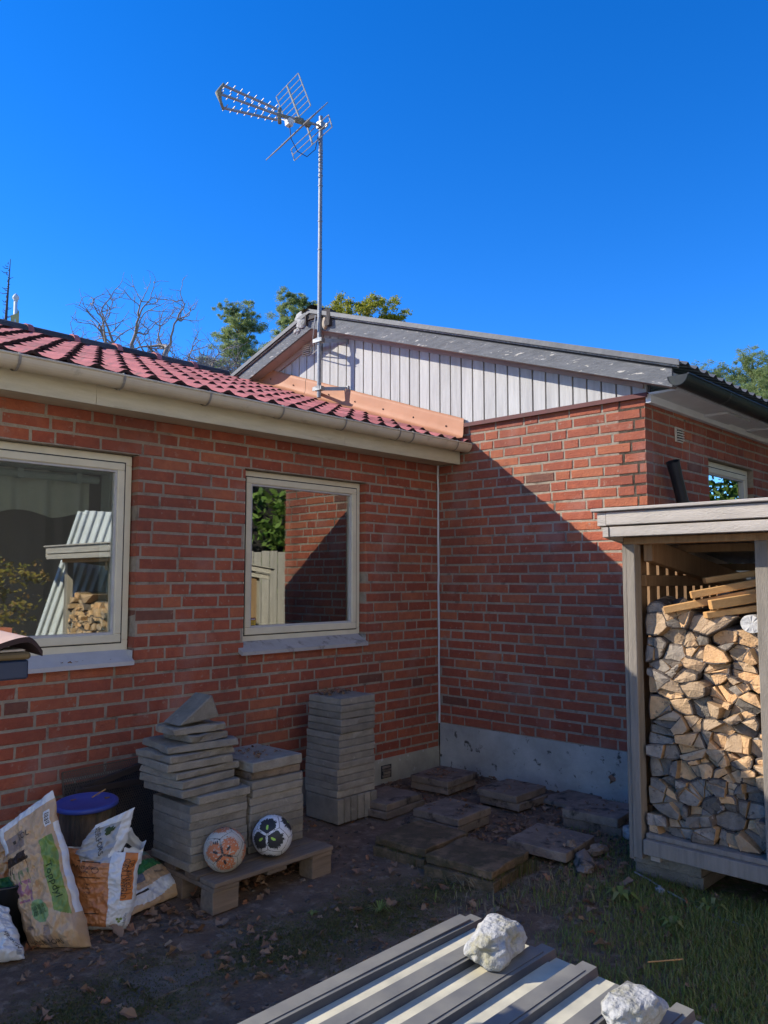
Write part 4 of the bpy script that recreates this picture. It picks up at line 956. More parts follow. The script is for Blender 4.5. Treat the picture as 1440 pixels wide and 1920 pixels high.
# orange and white bag with its top torn open
def paint2(u, v):
    w_ = .015*noise.noise(Vector((v*6, u*6, 2)))
    if v < .075+w_ : return 1
    if u > .62+w_: 
        return 2 if (.80 < u < .965 and v > .40) else 1
    if v > .86+.10*noise.noise(Vector((u*4, 2, 2))) and u > .2: return 3
    return 0
s2 = Sack((-3.408, -.815, .0), (-3.245, -.965, .0), (-3.195, -.955, .305), (-3.432, -.735, .335), .065, 9, .010, lambda u, v: (4*u*(1-u))**.45*(min(1, v*8))**.5*(min(1, (1-v)*3+.25))**.6)
s2.build('potting_soil_bag', 'orange and white soil bag, torn open on top, before the stump', [m_orange, m_sackw, m_oran2, m_greyp], paint2, 56, 70, 1, 'garden sacks by the wall')
s2.text('UTMARKT JORD', .855, .68, .024, m_txt, 90); s2.text('I TORRMIX GO', .92, .70, .022, m_txt, 90)
for v, a, c in ((.86, .16, .50), (.675, .18, .50), (.235, .22, .48)): s2.patch(a, c, v, v+.012, m_txt, 'printed_rule', None, .0025, 8)
for i, t in enumerate(('PLANTJORD', 'NPK')): s2.text(t, .27, .80-i*.05, .017, m_txt, 0)
for i, t in enumerate(('Vikt', 'x liter', 'x kg', 'x')): s2.text(t, .30, .60-i*.05, .013, m_txt, 0)
s2.patch(0, 0, 0, 0, m_txt, 'stamp', [(.43+.05*math.cos(t*.4), .775+.035*math.sin(t*.4)) for t in range(16)], .002); s2.patch(0, 0, 0, 0, m_orange, 'stamp', [(.43+.042*math.cos(t*.4), .775+.029*math.sin(t*.4)) for t in range(16)], .003)
for k in range(3): t = k*2.1+.5; s2.patch(0, 0, 0, 0, m_sgreen, 'leaf_mark', [(.83+.035*math.cos(t)+.028*math.cos(t+a)*1.0, .155+.022*math.sin(t)+.018*math.sin(t+a)) for a in (0, 1.2, 2.2, 3.14, 4.1, 5.1)], .003)
s2.text('HASSELFORS', .93, .15, .011, m_txt, 90)
# folded-over grey flap and ragged white rim
fl = Sack((-3.425, -.80, .318), (-3.275, -.905, .255), (-3.205, -.905, .492), (-3.345, -.82, .425), .022, 15, .010, lambda u, v: (4*u*(1-u))**.5*(1-.6*v), side=-.6)
def paint3(u, v): return 1 if (u > .74+.05*noise.noise(Vector((v*4, 1, 7))) or v > .82) else 0
b = MB(); b.grid(34, 34, lambda u, v: fl.at(u, v), 0, paint3); b.grid(34, 34, lambda u, v: fl.at(1-u, v, -.004), 0, lambda u, v: 1)
fl.o = b.build('torn_flap', [m_greyp, m_sackw], s2.o, smooth=True)
fo = fl.text('ASSELFORS', .32, .50, .027, m_txt, -50); 
for k in range(3): t = k*2.1+.4; fl.patch(0, 0, 0, 0, m_gtxt, 'leaf_mark', [(.50+.07*math.cos(t)+.075*math.cos(t+a), .68+.06*math.sin(t)+.065*math.sin(t+a)) for a in (0, 1.2, 2.2, 3.14, 4.1, 5.1)], .003)
for c in list(fl.o.children):                                    # prints belong to the bag's flap
    pass
b = MB(); ring = [Vector((-3.300, -.885, .275)), Vector((-3.255, -.925, .30)), Vector((-3.195, -.955, .305)), Vector((-3.165, -.90, .325)), Vector((-3.20, -.84, .37)), Vector((-3.25, -.84, .39)), Vector((-3.275, -.865, .40))]
def rim(u, v):
    t = u*(len(ring)-1); i = min(int(t), len(ring)-2); p = ring[i].lerp(ring[i+1], t-i)
    return p+Vector((0, 0, -.05+v*(.075+.03*noise.noise(Vector((u*14, 3, 1))))))+Vector((noise.noise(Vector((u*9, v*3, 2))), noise.noise(Vector((u*9, v*3, 12))), 0))*.018*v+Vector((RT.x, RT.y, 0))*.012*v*math.sin(u*20)
b.grid(44, 8, rim); b.build('torn_rim', m_sackw, s2.o, smooth=True)
lumpo('soil', m_soil, s2.o, (-3.245, -.865, .29), (.055, .055, .035), 3, 3, .5, 2.5)
# lying bag
def paint4(u, v):
    k = v+.05*math.sin(u*5)
    if k < .10: return 0
    if k < .30: return 1
    if k < .52: return 0
    if k < .70: return 2
    if k < .80: return 3
    return 4
s3 = Sack((-3.195, -.875, .01), (-2.835, -.80, .01), (-2.98, -.60, .175), (-3.13, -.62, .19), .06, 21, .010, lambda u, v: (4*u*(1-u))**.5*(4*v*(1-v))**.5, nrm=(-.35, -.55, .75))
s3.build('potting_soil_bag', 'slumped tan and green bag lying between the torn bag and the pallet', [m_kraft, m_sackw, m_ggreen, m_brown, m_aqua], paint4, 50, 40, 0, 'garden sacks by the wall')
s3.patch(.22, .40, .35, .47, m_plum, 'print'); s3.patch(.1, .38, .185, .215, m_txt, 'printed_rule'); s3.text('plantjord', .72, .42, .02, m_txt, 0)
s3.patch(0, 0, 0, 0, m_purp, 'print', [(.09+.06*math.cos(t*.6), .38+.1*math.sin(t*.6)) for t in range(11)])
# bags at the left edge of the picture
def paint5(u, v):
    k = u+.08*math.sin(v*4)
    return 2 if (v < .34 and k < .62) else (1 if k > .42 else (3 if k > .22 else 4))
s4 = Sack((-3.90, -.83, .0), (-3.685, -.945, .01), (-3.70, -.80, .17), (-3.86, -.66, .22), .06, 31, .014)
s4.build('fertiliser_bag', 'white and navy fertiliser bag slumped at the left edge, right in front', [m_kraft, m_sackw, m_navy, m_ggreen, m_aqua], paint5, 44, 44, 1, 'garden sacks by the wall')
s4.text('BIO', .66, .70, .04, m_txt, -50); s4.text('Minerals', .88, .30, .026, m_txt, 118); s4.patch(.9, .97, .06, .14, m_greyp, 'barcode_label')
def paint6(u, v): return 1 if v > .86+.12*noise.noise(Vector((u*7, 1, 4))) else (2 if v < .28 else (3 if (v < .5 and noise.noise(Vector((u*5, v*6, 1))) > 0) else 0))
s5 = Sack((-3.74, -.48, .12), (-3.545, -.64, .16), (-3.565, -.575, .42), (-3.72, -.44, .40), .05, 41, .016)
s5.build('potting_soil_bag', 'torn brown bag with a black hole, behind the tall tan bag', [m_kraft, m_sackw, m_ggreen, m_orange], paint6, 40, 40, 0, 'garden sacks by the wall')
s5.patch(0, 0, 0, 0, m_black, 'torn_hole', [(.34+.20*math.cos(t*.5)*(1+.3*math.sin(t*2.3)), .78+.20*math.sin(t*.5)*(1+.25*math.cos(t*3.1))) for t in range(13)], .006)
q = MB(); q.lathe([(.0, .002), (.11, .002), (.13, .24), (.138, .245), (.128, .25), (.118, .2), (.1, .02)], 24, 0); o = q.build('plant_pot', m_black, None, smooth=True, loc=(-3.66, -.67, 0)); tag(o, 'black plastic pot half hidden between the sacks', 'pot')

# ------------------------------------------------------------------ stump with blue lid, perforated sheet
q = MB(); prof = [(.135, 0), (.128, .1), (.122, .3), (.124, .432)]
q.grid(48, 14, lambda u, v: ((.125+.012*(1-v)**3+.010*noise.noise(Vector((math.cos(6.283*u)*3, math.sin(6.283*u)*3, v*.6)))+.006*noise.noise(Vector((math.cos(6.283*u)*9, math.sin(6.283*u)*9, v*1.2))))*math.cos(6.283*u), (.125+.012*(1-v)**3+.010*noise.noise(Vector((math.cos(6.283*u)*3, math.sin(6.283*u)*3, v*.6)))+.006*noise.noise(Vector((math.cos(6.283*u)*9, math.sin(6.283*u)*9, v*1.2))))*math.sin(6.283*u), v*.436))
q.lathe([(0, .436), (.122, .436)], 24); o = q.build('tree_stump', m_stump, None, smooth=True, loc=(-3.215, -.485, 0)); tag(o, 'dark upright tree stump under a blue lid by the brick wall', 'tree stump')
q = MB(); q.lathe([(0, .444), (.118, .443), (.128, .449), (.140, .449), (.146, .444), (.147, .430), (.143, .427), (.139, .428), (.137, .438), (.0, .4375)], 40)
o = q.build('plastic_lid', m_blue, None, smooth=True, loc=(-3.215, -.485, 0)); o.rotation_euler = (R(1.5), R(-2), 0); tag(o, 'round blue plastic lid lying on the stump', 'lid')
q = MB(); q.bar((-3.19, -.47, .452), (-3.115, -.46, .475), .006, .004); tag(q.build('wood_stick', m_plank), 'small pale stick lying on the blue lid', 'stick')
for k, (x, y) in enumerate(((-3.28, -.45), (-3.15, -.53))):
    q = MB(); q.box(x, x+.02, y, y+.012, .449, .453, 0, .003); tag(q.build('leaf_scrap', m_leaf), 'dark leaf scrap on the %s of the blue lid' % ('left', 'right')[k], 'leaf')
ps = thing('perforated_panel', 'dark rusty perforated metal sheet leaning on the wall behind the stump', 'metal panel')
q = MB(); a0 = Vector((-3.172, -.21, .02)); eu = Vector((.60, 0, .012)); ev = Vector((0, .11, .485)); nn = eu.cross(ev).normalized()
nu, nv = 46, 38
for i in range(nu):
    for j in range(nv):
        c = a0+eu*((i+.5+(.5 if j % 2 else 0))/nu*.985)+ev*((j+.5)/nv); r1, r2 = .0081, .0047
        o6 = [c+eu.normalized()*math.cos(k*math.pi/3+.52)*r1*.94+ev.normalized()*math.sin(k*math.pi/3+.52)*r1*.94 for k in range(6)]; i6 = [c+eu.normalized()*math.cos(k*math.pi/3+.52)*r2+ev.normalized()*math.sin(k*math.pi/3+.52)*r2 for k in range(6)]
        q.add(o6+i6, [(k, (k+1) % 6, 6+(k+1) % 6, 6+k) for k in range(6)])
q.build('perforated_sheet', m_perf, ps)
q = MB(); n6 = nn*.002
q.bar(a0, a0+ev, .006, .012); q.bar(a0+ev, a0+ev+eu, .006, .006); q.build('rim', m_perf, ps)
q = MB(); q.grid(8, 8, lambda u, v: (-3.15+.7*u, -.165+.085*v, .005+.43*v+.02*noise.noise(Vector((u*4, v*4, 2))))); tag(q.build('black_tarpaulin', m_tarp, None), 'black sheeting hanging behind the perforated panel', 'tarpaulin')
m_dst = mat('dark_batten_wood', (.035, .026, .02), (.055, .04, .03), 6, .9)
for a, c, lb in (((-3.16, -.235, .425), (-2.78, -.20, .415), 'lower dark batten lying across the perforated panel'), ((-3.12, -.215, .43), (-2.62, -.19, .52), 'upper dark batten slanting over the perforated panel')):
    q = MB(); q.bar(a, c, .022, .035); tag(q.build('batten', m_dst, bevel=.003), lb, 'batten')

# ------------------------------------------------------------------ trapezoidal tin sheets with stones, on low trestles
def tinmat():
    m = mat('dusty_grey_tin', (.032, .038, .055), (.05, .056, .072), 5, .42, .15, 14, spec=.5, c3=(.10, .105, .11), s3=6, t3=.62, w3=.12)
    t = m.node_tree; N = t.nodes; L = t.links; b = N['Principled BSDF']; src = b.inputs['Base Color'].links[0].from_socket
    at = N.new('ShaderNodeAttribute'); at.attribute_name = 'dust_light'; nz = N.new('ShaderNodeTexNoise'); nz.inputs['Scale'].default_value = 14; nz.inputs['Detail'].default_value = 8
    tc = N.new('ShaderNodeTexCoord'); L.new(tc.outputs['Object'], nz.inputs['Vector'])
    ma = N.new('ShaderNodeMath'); ma.operation = 'MULTIPLY_ADD'; L.new(nz.outputs['Fac'], ma.inputs[0]); ma.inputs[1].default_value = 1.0; ma.inputs[2].default_value = .34
    mm = N.new('ShaderNodeMath'); mm.operation = 'MULTIPLY'; mm.use_clamp = True; L.new(at.outputs['Fac'], mm.inputs[0]); L.new(ma.outputs[0], mm.inputs[1])
    mx = N.new('ShaderNodeMixRGB'); L.new(mm.outputs[0], mx.inputs[0]); L.new(src, mx.inputs[1]); mx.inputs[2].default_value = (.58, .53, .38, 1); L.new(mx.outputs[0], b.inputs['Base Color'])
    ro = N.new('ShaderNodeMath'); ro.operation = 'MULTIPLY_ADD'; L.new(mm.outputs[0], ro.inputs[0]); ro.inputs[1].default_value = .45; ro.inputs[2].default_value = .42; L.new(ro.outputs[0], b.inputs['Roughness'])
    return m
m_tin = tinmat()
def tin(zb, x0, x1, y0, ncyc, pitch, h, label, seed):
    q = MB(); prof = []; dust_light = []
    for k in range(ncyc):
        yb = y0-k*pitch
        for f, z, d in ((0, h, .26), (.33, h, .26), (.332, h-.001, 0), (.362, .001, 0), (.366, 0, 1), (.955, 0, 1), (.958, .001, 0), (.998, h-.001, 0)): prof.append((yb-f*pitch, z)); dust_light.append(d)  # valleys dusty; lighter tops and dark sides put sun and shade into colour
    nx = 24; at = []
    for i in range(nx+1):
        x = x0+(x1-x0)*i/nx
        for (y, z), d in zip(prof, dust_light): q.v.append((x+.09*(y-y0)*i/nx, y, zb+z+.003*math.sin(x*3+y*5+seed))); at.append(d)
    m = len(prof)
    for i in range(nx):
        for k in range(m-1): q.f.append((i*m+k, i*m+k+1, (i+1)*m+k+1, (i+1)*m+k)); q.m.append(0)
    o = q.build('tin_sheet', m_tin, None); a = o.data.attributes.new('dust_light', 'FLOAT', 'POINT'); a.data.foreach_set('value', at)
    md = o.modifiers.new('thick', 'SOLIDIFY'); md.thickness = .0015
    return tag(o, label, 'sheet', 'tin sheets lying in front')
TZ = .62
tin(TZ-.019, -5.6, -3.36, -2.875, 9, .1175, .019, 'ribbed grey tin sheet on top, weighted with white stones', 1)
tin(TZ-.024, -5.55, -3.325, -2.885, 9, .1175, .019, 'ribbed grey tin sheet underneath, its ends peeping out', 2)
for x in (-3.75, -5.2):
    t = thing('sawhorse', 'low wooden trestle under the %s end of the tin sheets' % ('near' if x > -4 else 'far'), 'trestle', (x, -3.4, 0), 0, 'trestles under the tin sheets')
    q = MB(); q.box(-.03, .03, -.52, .52, TZ-.13, TZ-.053); q.build('beam', m_woodv, t)
    for sx in (-1, 1):
        for y in (-.45, .45): q = MB(); q.bar((sx*.16, y, 0), (0, y, TZ-.13), .04, .04, up=(0, 1, 0)); q.build('leg', m_woodv, t)
def stone(loc, s, seed, label, grp, rz=0):
    me = lump((0, 0, 0), s, seed, 5, .26, 1.1); me.name = 'stone'; 
    for v in me.vertices:
        d = v.co.normalized(); k = 1/max(1e-6, (abs(d.x)**3.4+abs(d.y)**3.4+abs(d.z)**3.4)**(1/3.4)); v.co *= min(k, 1.5)*.86
        n = noise.noise(v.co*18+Vector((seed, 0, 0)))*.004-abs(noise.noise(v.co*30+Vector((seed, 5, 0))))*.007*(1 if d.z < .45 else .5)+noise.noise(v.co*70)*.0012
        v.co += d*n
        if v.co.z > s[2]*.72: v.co.z = s[2]*.72+(v.co.z-s[2]*.72)*.35
        if v.co.z < -s[2]*.7: v.co.z = -s[2]*.7
    me.materials.append(m_stone); o = link('stone', me, None, loc); o.rotation_euler = (0, 0, R(rz)); return tag(o, label, 'stone', grp)
stone((-3.475, -3.075, TZ+.032), (.108, .062, .044), 2, 'white crumbly stone in the middle of the tin sheet', 'white stones on the tin sheet', 12)
stone((-3.535, -3.455, TZ+.030), (.085, .052, .038), 6, 'smaller white stone at the lower right of the tin sheet', 'white stones on the tin sheet', -8)
stone((-.66, -1.98, .045), (.055, .04, .045), 9, 'white stone block at the foot of the shed post', None, 20)
# dry twigs and seeds on the sheet
q = MB(); r = random.Random(3)
for k in range(26):
    x, y = -4.05+r.uniform(-.16, .16), -3.30+r.uniform(-.07, .07); a = r.uniform(0, 6.28); l = r.uniform(.015, .05)
    q.bar((x, y, TZ+.004+r.uniform(0, .006)), (x+l*math.cos(a), y+l*math.sin(a), TZ+.006+r.uniform(0, .015)), .003, .0022)
tag(q.build('dry_twigs', m_plank), 'scattered dry twig bits on the tin sheet', 'twigs', kind='stuff')
# ------------------------------------------------------------------ curved roof tile on a dark post box at the left edge
m_pb = mat('dark_blue_box_paint', (.010, .022, .055), (.014, .030, .07), 4, .35, .1, 20, spec=.5)
pbx = thing('post_box', 'dark blue box on a post at the left edge, a roof tile on top', 'box', (-4.75, -2.5, 0))
for nm, m, a in (('box_body', m_pb, (-.40, .350, -.095, .20, 1.306, 1.345)), ('rim_board', mat('olive_board', (.14, .10, .045), None, 8, .6), (-.41, .352, -.10, .21, 1.346, 1.360)), ('lid_board', m_wood, (-.41, .345, -.09, .215, 1.361, 1.366)), ('post', m_woodv, (-.25, -.15, .0, .1, 0, 1.305))):
    q = MB(); q.box(*a); q.build(nm, m, pbx, bevel=.004)
m_clay = mat('pale_clay_tile', (.52, .36, .28), (.44, .29, .22), 6, .7, .3, 40, c3=(.6, .48, .36), s3=5, t3=.62)
q = MB()
def tzp(x):                              # wave across the tile, measured from its right tip
    d = .375-x
    if d < .032: return .030*math.sin(math.pi/2*d/.032)
    d = (d-.032) % .25
    return .030-.0085*(1-math.cos(math.pi*min(1, d/.09))) if d < .16 else .013+.0085*(1-math.cos(math.pi*(d-.16)/.09))
def tl(o): return lambda u, v: (-.42+.795*u, .24-.34*v, 1.361+tzp(-.42+.795*u)*(.9+.1*v)+o+.018*(1-v))
q.grid(110, 6, tl(.0), 0); q.grid(110, 6, lambda u, v: tl(-.011)(1-u, v), 1)
for e in (0, 1): q.grid(110, 1, lambda u, v: tl(-.011*v)(u if e else 1-u, e), 1)
q.grid(6, 1, lambda u, v: tl(-.011*v)(1, 1-u), 1)
o = q.build('clay_tile', [m_clay, m_tile_edge], None, smooth=True, loc=(-4.75, -2.5, 0)); tag(o, 'curved pale clay roof tile lying on the dark box', 'roof tile')
# ------------------------------------------------------------------ behind the windows
q = MB(); q.grid(80, 10, lambda u, v: (-4.3+1.40*u, .235+.022*math.sin(u*46)+.01*math.sin(u*91), 2.12-(.245+.018*math.sin(u*23+1))*v)); tag(q.build('curtain_valance', m_curtain, None, smooth=True), 'short net valance hanging inside the left window', 'curtain')
q = MB(); q.tube([(-4.3, .19, 2.085), (-2.88, .19, 2.085)], .022, 10)
for x in (-3.62, -3.35, -3.02): q.box(x, x+.03, .165, .215, 2.06, 2.115)
tag(q.build('blind_rail', m_blind, None), 'pale blind rail inside the top of the left window', 'blind')
q = MB(); q.lathe([(.0, 0), (.035, 0), (.03, .012), (.01, .02), (.022, .04), (.008, .055), (.022, .075), (.008, .09), (.012, .10), (.055, .115), (.058, .12), (.0, .118)], 20)
o = q.build('candle_holder', m_black, None, smooth=True, loc=(-.945, .30, 1.165)); tag(o, 'black candle holder on the inside sill of the right window', 'candle holder')
q = MB(); q.lathe([(.0, .12), (.022, .12), (.022, .165), (.0, .165)], 16); o = q.build('candle', mat('red_wax', (.40, .03, .03), None, 5, .5), None, smooth=True, loc=(-.945, .30, 1.165)); tag(o, 'short red candle on the black holder', 'candle')
q = MB(); q.box(-1.95, -.82, .21, .45, 1.13, 1.163); q.build('inside_sill', m_blind, house)
# ------------------------------------------------------------------ ground
def gh(x, y):                           # gentle unevenness of the yard
    d = max(abs(x+2.5)-4, abs(y+2)-4, 0)
    if y > -.12 or x > .0 and y > -1.9: return -.02
    e = min(1, max(0, (-y-.1)/.4))
    return e*(noise.noise(Vector((x*.9, y*.9, 3)))*.020+noise.noise(Vector((x*3.1, y*3.1, 7)))*.009+noise.noise(Vector((x*9, y*9, 1)))*.0045)-.004+.014*max(0, noise.noise(Vector((x*1.4+5, y*1.4, 2))))
def grassy(x, y):                       # share of grass cover
    g = (-(y+2.0)*1.15-(-1.6-x)*.50)+.55*noise.noise(Vector((x*1.3, y*1.3, 9)))+.35*noise.noise(Vector((x*4, y*4, 3)))
    return min(1, max(0, g))
def mossy(x, y):
    g = 1.1-abs((y+1.62)+.10*(x+2.6))*3.2-max(0, x+2.0)*.9+.8*noise.noise(Vector((x*2.6, y*2.6, 5)))
    return min(1, max(0, g))
def axis(lo, hi, a, c, st, far):
    v = []; t = a
    while t <= c+1e-6: v.append(t); t += st
    s = st; t = c
    while t < hi: s *= 1.5; t += s; v.append(min(t, hi))
    s = st; t = a
    while t > lo: s *= 1.5; t -= s; v.insert(0, max(t, lo))
    return v
ax_ = axis(-300, 300, -6.2, 1.2, .035, 0); ay_ = axis(-300, 300, -5.6, .4, .035, 0)
q = MB(); gr_ = []; mo_ = []
for y in ay_:
    for x in ax_:
        q.v.append((x, y, gh(x, y))); far_ = x < -6.5 or x > 1.4 or y < -5.8 or y > .6
        gr_.append(.8 if far_ else grassy(x, y)); mo_.append(0 if far_ else mossy(x, y))
n = len(ax_)
for j in range(len(ay_)-1):
    for i in range(n-1): a = j*n+i; q.f.append((a, a+1, a+n+1, a+n)); q.m.append(0)
def groundmat():
    m = mat('yard_earth', (.23, .155, .10), (.115, .08, .054), 7, 1, 1, 70, spec=.1, c3=(.30, .215, .145), s3=16, t3=.60, w3=.08, detail=9)
    t = m.node_tree; N = t.nodes; L = t.links; b = N['Principled BSDF']; src = b.inputs['Base Color'].links[0].from_socket
    for nm, c in (('grass', (.10, .12, .035)), ('moss', (.11, .11, .035))):
        at = N.new('ShaderNodeAttribute'); at.attribute_name = nm; nz = N.new('ShaderNodeTexNoise'); nz.inputs['Scale'].default_value = 26; nz.inputs['Detail'].default_value = 8
        tc = N.new('ShaderNodeTexCoord'); L.new(tc.outputs['Object'], nz.inputs['Vector'])
        ma = N.new('ShaderNodeMath'); ma.operation = 'MULTIPLY_ADD'; ma.use_clamp = True; L.new(nz.outputs['Fac'], ma.inputs[0]); ma.inputs[1].default_value = 3.2; ma.inputs[2].default_value = -1.1
        mm = N.new('ShaderNodeMath'); mm.operation = 'MULTIPLY'; L.new(at.outputs['Fac'], mm.inputs[0]); L.new(ma.outputs[0], mm.inputs[1])
        mx = N.new('ShaderNodeMixRGB'); L.new(mm.outputs[0], mx.inputs[0]); L.new(src, mx.inputs[1]); mx.inputs[2].default_value = (*c, 1); src = mx.outputs[0]
    L.new(src, b.inputs['Base Color']); return m
m_dirt = groundmat()
m_gravel = mat('pale_gravel', (.55, .46, .35), (.46, .385, .29), 30, .95, 1, 120)
g = tag(q.build('ground', m_dirt, None, smooth=True), kind='structure')
for nm, arr in (('grass', gr_), ('moss', mo_)):
    a = g.data.attributes.new(nm, 'FLOAT', 'POINT'); a.data.foreach_set('value', arr)
for nm, x0, x1, y0, y1 in (('sun_bounce_gravel', -20, 12, -14, -4.75),):  # unseen pale gravel, added to bounce warm sunlight into the shade
    q = MB(); q.grid(56, 40, lambda u, v: (x0+(x1-x0)*u, y0+(y1-y0)*v, gh(x0+(x1-x0)*u, y0+(y1-y0)*v)+.016))
    tag(q.build(nm, m_gravel, None, smooth=True), kind='structure')
# old garden path: worn slabs nearly level with the earth
path = tag(bpy.data.objects.new('garden_path', None), kind='structure'); C.objects.link(path)
m_path = mat('buried_path_slab', (.23, .18, .13), (.14, .11, .08), 8, .95, .8, 70, rnd=.12, c3=(.12, .09, .055), s3=5, t3=.5, w3=.12)
for i in range(8):
    for j in range(3):
        x = -5.0+i*.505; y = -1.33-j*.505
        if x > -1.8 or (j > 0 and i > 5): continue
        me = slab_mesh(.49, .49, .04, 700+i*5+j, .5); me.materials.append(m_path); o = link('paving_slab', me, path, (x+.25, y+.02, -.052+U(-.005, .003)-.005*(j > 1)-.004*(i > 4)+.006*(i < 5 and j < 1))); o.rotation_euler = (R(U(-.6, .6)), R(U(-.6, .6)), R(U(-1.5, 1.5)))

# ------------------------------------------------------------------ grass, moss, litter
rg = random.Random(77)
def blades(n, dens, m, hmin, hmax, wd, lean, name, segs=2, region=(-5.2, .8, -4.9, -.2)):
    q = MB(); c = 0; tries = 0
    while c < n and tries < n*30:
        tries += 1; x = rg.uniform(region[0], region[1]); y = rg.uniform(region[2], region[3]); p = dens(x, y)
        if rg.random() > p: continue
        z0 = gh(x, y)
        if not inview((x, y, z0), 120): continue
        c += 1; h = rg.uniform(hmin, hmax)*(.6+.4*p); a = rg.uniform(0, 6.28); l = rg.uniform(.2, 1)*lean*h; w_ = wd*rg.uniform(.7, 1.3); ca, sa = math.cos(a), math.sin(a)
        o = len(q.v); px_, py_ = -sa*w_, ca*w_
        q.v += [(x-px_, y-py_, z0-.004), (x+px_, y+py_, z0-.004), (x+ca*l*.35-px_*.8, y+sa*l*.35-py_*.8, z0+h*.6), (x+ca*l*.35+px_*.8, y+sa*l*.35+py_*.8, z0+h*.6), (x+ca*l, y+sa*l, z0+h*(1-.25*min(1, lean*.5)))]
        q.f += [(o, o+1, o+3, o+2), (o+2, o+3, o+4)]; q.m += [0, 0]
    return tag(q.build(name, m, None), kind='stuff')
blocked = [(-1.9, -.9, -1.95, -1.0), (-1.15, .2, -4.1, -2.28)]
def free(x, y): return not any(a < x < c and d < y < e for a, c, d, e in blocked)
def dgr(x, y): return (grassy(x, y)**1.1 if free(x, y) else .0)
blades(42000, dgr, m_grass, .018, .062, .0018, .9, 'grass')
blades(8000, lambda x, y: dgr(x, y)*.6, m_straw, .02, .06, .0013, 1.6, 'dry_grass')
edge = lambda x, y: max(0, 1-abs((x+1.75))*2.2)*max(0, 1-abs(y+1.95)*2.6) if free(x, y) else 0
blades(1800, edge, m_straw, .03, .10, .0016, 1.3, 'dry_grass'); blades(1100, edge, m_grass, .03, .08, .002, 1.1, 'grass')
blades(16000, lambda x, y: mossy(x, y)**1.5, m_mossg, .004, .013, .0022, 1.2, 'moss', region=(-4.6, -1.2, -2.6, -1.0))
blades(2500, lambda x, y: .25 if (-1.86 < x < -1.44 and -1.88 < y < -1.07) else 0, m_mossg, .100, .116, .002, .1, 'moss', region=(-1.9, -1.4, -1.9, -1.05))
def leafmb(s, seed):
    r = random.Random(seed); q = MB(); n = 5; pts = []
    for i in range(n+1):
        t = i/n; w_ = s*.32*math.sin(math.pi*min(1, t*.93+.05))**.8*(1+.35*math.sin(t*19+seed)); z = s*(.16*math.sin(t*3+seed)+.10*r.uniform(-1, 1)); pts.append((s*(t-.5), w_, z))
    for x, w_, z in pts: q.v += [(x, -w_, z+abs(w_)*r.uniform(.2, .9)), (x+.1*s, 0, z), (x, w_, z+abs(w_)*r.uniform(.2, .9))]
    for i in range(n):
        for k in (0, 1): a = i*3+k; q.f.append((a, a+1, a+4, a+3)); q.m.append(0)
    return q
LM = [leafmb(1, k) for k in range(8)]
def litter(x, y):
    d = .10+.5*max(0, noise.noise(Vector((x*1.8, y*1.8, 12))))
    if -1.4 < x < -.1 and -2.35 < y < -1.2: d += .55
    if -3.0 < x < -2.1 and -1.0 < y < -.5: d += .9
    if x > -1.0 and y > -.75 or y > -.35: d += .45
    if x > -.42 and y > -1.9: d += .5
    if -1.25 < x < -.9 and y < -2.3: d += .7
    if -3.7 < x < -2.9 and -1.2 < y < -.8: d += .4
    return min(1, d)
q = MB(); c = 0; r = random.Random(31)
def addleaf(q, x, y, z, s, r):
    L_ = LM[r.randrange(8)]; M = T(x, y, z) @ rot('Z', r.uniform(0, 360)) @ rot('X', r.uniform(-35, 35)) @ rot('Y', r.uniform(-25, 25)) @ Matrix.Scale(s, 4)
    q.add([M @ Vector(v) for v in L_.v], L_.f)
while c < 2600:
    x = r.uniform(-4.2, .1); y = r.uniform(-3.6, -.03)
    if r.random() > litter(x, y)*.8 or not inview((x, y, 0), 60) or (-1.12 < x < 0 and y < -2.3): continue
    addleaf(q, x, y, gh(x, y)+.006, r.uniform(.014, .05), r); c += 1
for k in range(160): addleaf(q, r.uniform(-2.9, -2.2), r.uniform(-.97, -.55), r.uniform(.01, .05), r.uniform(.03, .06), r)
for k in range(60): addleaf(q, r.uniform(-1.6, -1.32), r.uniform(-.42, -.26), .768+r.uniform(0, .014), r.uniform(.015, .045), r)
for k in range(40): addleaf(q, r.uniform(-2.53, -2.28), r.uniform(-.85, -.6), .589, r.uniform(.008, .03), r)
for x0, x1, y0, y1, z in ((-.60, -.36, -.55, -.34, .104), (-.62, -.32, -1.15, -.9, .106), (-.66, -.4, -1.85, -1.6, .116), (-1.26, -1.0, -1.2, -.9, .104), (-1.30, -.98, -1.9, -1.62, .09)):
    for k in range(16): addleaf(q, r.uniform(x0, x1), r.uniform(y0, y1), z, r.uniform(.010, .03), r)
for k in range(70): addleaf(q, r.uniform(-.62, -.40), r.uniform(-.50, -.36), .104, r.uniform(.01, .022), r)
for k in range(9): addleaf(q, r.uniform(-3.2, -2.76), r.uniform(-.03, .03), 1.058, r.uniform(.012, .03), r)
tag(q.build('leaf_litter', m_leaf, None), kind='stuff')
